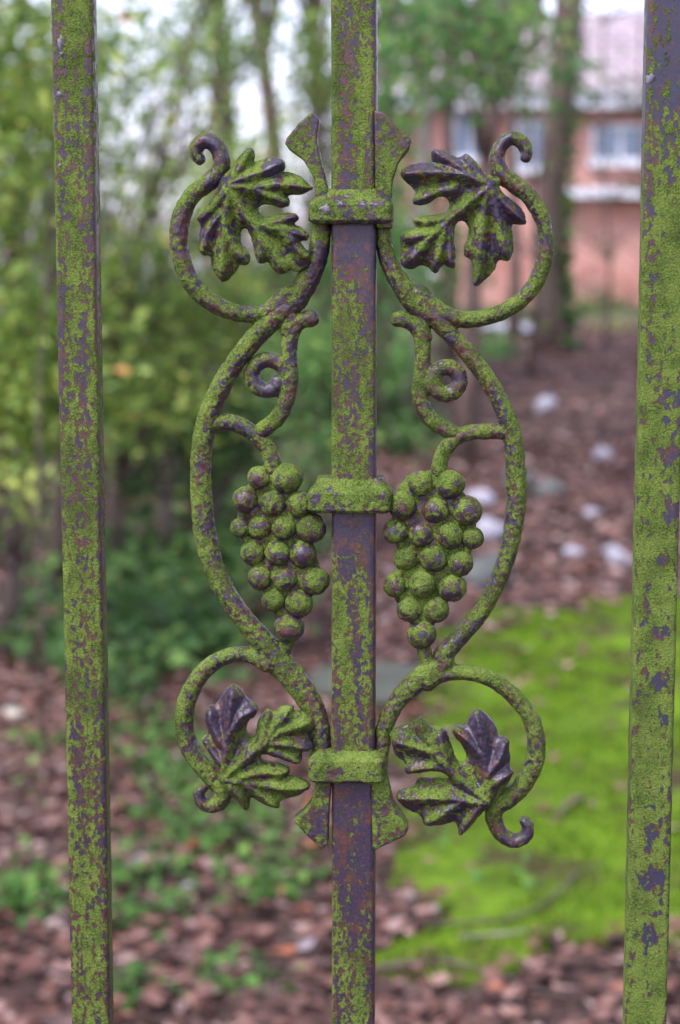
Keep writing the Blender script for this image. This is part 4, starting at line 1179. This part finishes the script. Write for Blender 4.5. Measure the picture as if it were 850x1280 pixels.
tone = np.clip(g.beta(1.7, 2.0, nl_), 0, 1)
# the 300 that show largest, in the frame: single leaves
def project(P3):
    Q = (np.asarray(P3) - np.array(CAM)) @ np.array(RM)
    return np.stack([425 + F * Q[:, 0] / -Q[:, 2], 640 - F * Q[:, 1] / -Q[:, 2]], 1), -Q[:, 2]
pp, dd = project(np.column_stack([Pl, zz]))
inside = (pp[:, 0] > 5) & (pp[:, 0] < 845) & (pp[:, 1] > 300) & (pp[:, 1] < 1275)
score = np.where(inside, Sl / dd * (0.6 + lift / .022), 0)
top = np.argsort(-score)[:290]
single = np.zeros(nl_, bool); single[top] = True
def leaf_xf(i_arr, T):
    cz, sz = np.cos(rz[i_arr]), np.sin(rz[i_arr]); s_ = Sl[i_arr]
    x = T[None, :, 0] * s_[:, None]; y = T[None, :, 1] * s_[:, None]; z = T[None, :, 2] * s_[:, None]
    z = z + x * np.tan(tx_[i_arr])[:, None] + y * np.tan(ty_[i_arr])[:, None]
    X = x * cz[:, None] - y * sz[:, None] + Pl[i_arr, 0][:, None]
    Y = x * sz[:, None] + y * cz[:, None] + Pl[i_arr, 1][:, None]
    return np.stack([X, Y, z + zz[i_arr][:, None]], -1)
Vs, Fs, Rs = [], [], []
off = 0
for q, (T, Fq) in enumerate(TEMPL):
    ia = np.where((np.arange(nl_) % 10 == q) & ~single)[0]
    Vv = leaf_xf(ia, T)
    Vs.append(Vv.reshape(-1, 3))
    Fs.append((Fq[None] + (off + np.arange(len(ia)) * len(T))[:, None, None]).reshape(-1, 4))
    Rs.append(np.repeat(tone[ia], len(Fq)))
    off += len(ia) * len(T)
tag(link('leaf_litter', mesh_np('leaf_litter', np.vstack(Vs), np.vstack(Fs), np.concatenate(Rs)), M_litter), 'brown and mauve dead leaves carpeting the ground', 'leaf litter', kind='stuff')

TONES = [(.10, 'dark brown curled dead leaf lying on the leaf litter'), (.33, 'red-brown dead leaf lying on the leaf litter'), (.55, 'mauve-brown dead leaf lying on the leaf litter'), (.74, 'tan dead leaf lying on the leaf litter'),
         (.94, 'rust orange dead leaf lying on the leaf litter'), (.99, 'pale grey dead leaf lying face down on the leaf litter')]
LAWN_LABEL = 'dead leaf lying on the green moss'
cache = {}
for i in top:
    lawn_ = lawn_in(Pl[i:i + 1])[0] > 0.03
    ti = [0, 0, 1, 1, 1, 2, 2, 2, 2, 3, 3, 4, 5][(i * 7) % 13]
    q = int(i % 10)
    if (q, ti) not in cache:
        T, Fq = TEMPL[q]
        cache[(q, ti)] = mesh_np('fallen_leaf', T, Fq, np.full(len(Fq), TONES[ti][0]))
    o = link('fallen_leaf', cache[(q, ti)], M_litter)
    s_ = Sl[i] * 1.05
    o.location = (Pl[i, 0], Pl[i, 1], zz[i] + .008)
    o.scale = (s_, s_, s_)
    o.rotation_euler = (ty_[i] * .8, -tx_[i] * .8, rz[i])
    lab = TONES[ti][1]
    lab = ('large ' if Sl[i] > .054 else 'small ' if Sl[i] < .042 else '') + lab
    if not lawn_ and lawn_in(Pl[i:i + 1])[0] > -.15: lab = lab.replace('on the leaf litter', 'on the litter at the moss edge')
    if lawn_: tag(o, LAWN_LABEL, 'leaf', 'dead leaves on the moss')
    else: tag(o, lab, 'leaf', ['dark brown', 'red-brown', 'mauve-brown', 'tan', 'rust orange', 'pale grey'][ti] + ' leaves on the litter')

# -- ivy and other ground cover
def cover_patch(name, label, patches, n, size, hgt, seed, mat):
    g = np.random.default_rng(seed)
    P = []
    for (px, py, rx, ry, wgt) in patches:
        m = int(n * wgt)
        a = g.uniform(0, 2 * np.pi, m); rr = np.sqrt(g.random(m)) * (1 + .25 * g.normal(0, 1, m))
        for x, y in zip(px + np.cos(a) * rr * rx, py + np.sin(a) * rr * ry):
            v = ray(x, max(y, 395)); t_ = CAM.z / -v.z if v.z < -1e-3 else 30
            p = CAM + v * t_
            for _ in range(3): p = CAM + v * ((CAM.z - gz(p.x, min(p.y, 40))) / -v.z)
            P.append((p.x, p.y))
    P = np.array(P)
    nz = np.sin(P[:, 0] * 6.1 + 2 * np.sin(P[:, 1] * 4.7)) * np.sin(P[:, 1] * 5.3 + 1.7 * np.sin(P[:, 0] * 5.1))
    P = P[(nz > -.25) | (g.random(len(P)) < .25)]
    z = ground_z(P[:, 0], P[:, 1]) + .015 + g.random(len(P)) * hgt
    Vl, Fl = leaf_cloud(np.column_stack([P, z]), size, seed + 1, up=1.6, slim=.85)
    return tag(link(name, mesh_np(name, Vl, Fl, np.repeat(g.beta(2, 2, len(P)), 4)), mat), label, 'ground cover', kind='stuff')
cover_patch('ground_ivy', 'small green ivy leaves creeping over the leaf litter', [(250, 1010, 100, 70, .22), (320, 1090, 80, 50, .18), (190, 1130, 60, 50, .10), (30, 1130, 60, 40, .12), (60, 960, 60, 50, .06), (200, 940, 60, 40, .08), (290, 1240, 60, 25, .07), (170, 1250, 30, 20, .05), (550, 1060, 30, 20, .01), (640, 1110, 60, 40, .01), (150, 900, 40, 50, .04)], 2600, .028, .05, 201, GREENS['ivy'])
cover_patch('undergrowth', 'dark leafy undergrowth spreading below the shrubs', [(240, 740, 120, 105, .17), (120, 800, 120, 85, .10), (190, 850, 120, 60, .05), (330, 680, 80, 70, .10), (60, 690, 80, 50, .03), (470, 520, 90, 60, .20), (380, 560, 60, 70, .14)], 6500, .065, .20, 202, GREENS['dark'])
cover_patch('far_undergrowth', 'blue-green ground cover between the far trunks', [(450, 440, 90, 28, .4), (610, 440, 40, 10, .05), (250, 460, 150, 30, .3)], 4000, .09, .22, 203, GREENS['laurel'])

# -- stones
M_stone_w = simple('pale_stone', (.24, .23, .27), (.42, .41, .46), 9, .8, .4, .01)
M_stone_g = simple('grey_stone', (.06, .063, .06), (.13, .137, .13), 7, .85, .5, .01)
def stone(px, py, wpx, hpx, mat, label, seed, group):
    p = at_ground(px, py + hpx * .4)
    d = (p - CAM).length
    g = random.Random(seed)
    bm = bmesh.new(); bmesh.ops.create_icosphere(bm, subdivisions=3, radius=1)
    k = [Vector((g.uniform(-1, 1), g.uniform(-1, 1), g.uniform(-1, 1))).normalized() for _ in range(6)]
    for v in bm.verts:
        c = v.co.copy()
        for q in k:
            ex = c.dot(q) - .62
            if ex > 0: c -= q * ex * .8
        v.co = c + Vector((g.uniform(-1, 1), g.uniform(-1, 1), g.uniform(-1, 1))) * .025
    o = link('stone', from_bm('stone', bm), mat)
    w_ = wpx / 2 * d / F; h_ = hpx / 2 * d / F
    o.scale = (w_ * 1.15, w_ * 1.0, h_ * 1.2); o.location = (p.x, p.y, gz(p.x, p.y) + h_ * .55)
    o.rotation_euler = (0, 0, g.uniform(0, 6))
    tag(o, label, 'stone', group)
for q, (px, py, w_, h_) in enumerate([(681, 506, 36, 22), (754, 566, 30, 18), (716, 690, 26, 16), (601, 622, 44, 22), (762, 690, 30, 20), (740, 640, 22, 14)]):
    stone(px, py, w_, h_, M_stone_w, 'small pale stone lying in the leaf litter beyond the moss', 300 + q, 'pale stones in the litter')
stone(614, 660, 48, 36, M_stone_w, 'brightest white stone beside the grape bunch and right scroll', 310, None)
stone(776, 698, 30, 20, M_stone_w, 'pale bluish stone close to the right bar', 311, None)
stone(686, 610, 46, 28, M_stone_g, 'grey stone in the litter right of the oval scroll', 312, None)
stone(648, 598, 50, 40, M_stone_g, 'larger grey stone half behind the right oval scroll', 313, None)
stone(606, 712, 66, 56, M_stone_g, 'dark grey boulder at the edge of the moss', 314, None)
stone(640, 411, 90, 16, M_stone_w, 'long pale slab of stone in front of the brick house', 315, None)
stone(18, 890, 26, 20, simple('cream_stone', (.30, .27, .22), (.48, .44, .36), 9, .8, .4), 'cream pebble in the litter left of the left bar', 316, None)

# flat mossy slab behind the middle bar
stone(468, 850, 170, 40, simple('slab_stone', (.035, .042, .030), (.085, .092, .075), 14, .85, .5, .01), 'flat grey-green stone slab on the ground behind the middle bar', 320, None)

# -- twigs
def twig(pts, r, label, seed, mat=M_twig, group=None, z=.02):
    P = []
    for a, b in pts:
        p = at_ground(a, b); P.append((p.x, p.y, gz(p.x, p.y) + z + .008 * math.sin(a)))
    C = catmull(P, .03)
    v, f = tube_arrays(C, np.linspace(r, r * .5, len(C)), 7, .25, seed)
    tag(link('twig', mesh_py('twig', v, f), mat), label, 'twig', group)
twig([(752, 1096), (722, 1106), (705, 1130), (670, 1152), (634, 1164)], .0058, 'bent brown twig lying on the bright moss', 1, z=.035)
twig([(634, 1166), (590, 1166), (540, 1172)], .004, 'thin end of twig lying flat on the moss', 2, z=.03)
twig([(728, 1010), (712, 1022), (695, 1035)], .009, 'short dark stick on the moss right of the lower curl', 3, M_bark, z=.035)
twig([(575, 1190), (625, 1189), (672, 1180)], .004, 'straight pale stick at the near edge of the moss', 4, M_bark_pale, z=.035)
twig([(470, 1224), (560, 1222), (640, 1236), (690, 1232)], .006, 'long curved twig in the litter along the moss edge', 5, z=.03)
twig([(480, 545), (530, 580), (560, 600)], .018, 'fallen branch lying behind the right grape bunch', 6, z=.05)
for q, pts in enumerate([[(20, 1090), (70, 1076), (110, 1080)], [(210, 1045), (300, 1062), (380, 1050)], [(230, 850), (300, 870), (370, 905)], [(640, 540), (700, 560), (740, 548)], [(560, 1268), (640, 1250), (720, 1262)]]):
    twig(pts, .005, 'thin dead twig lying in the brown leaf litter', 20 + q, group='thin twigs in the litter', z=.03)
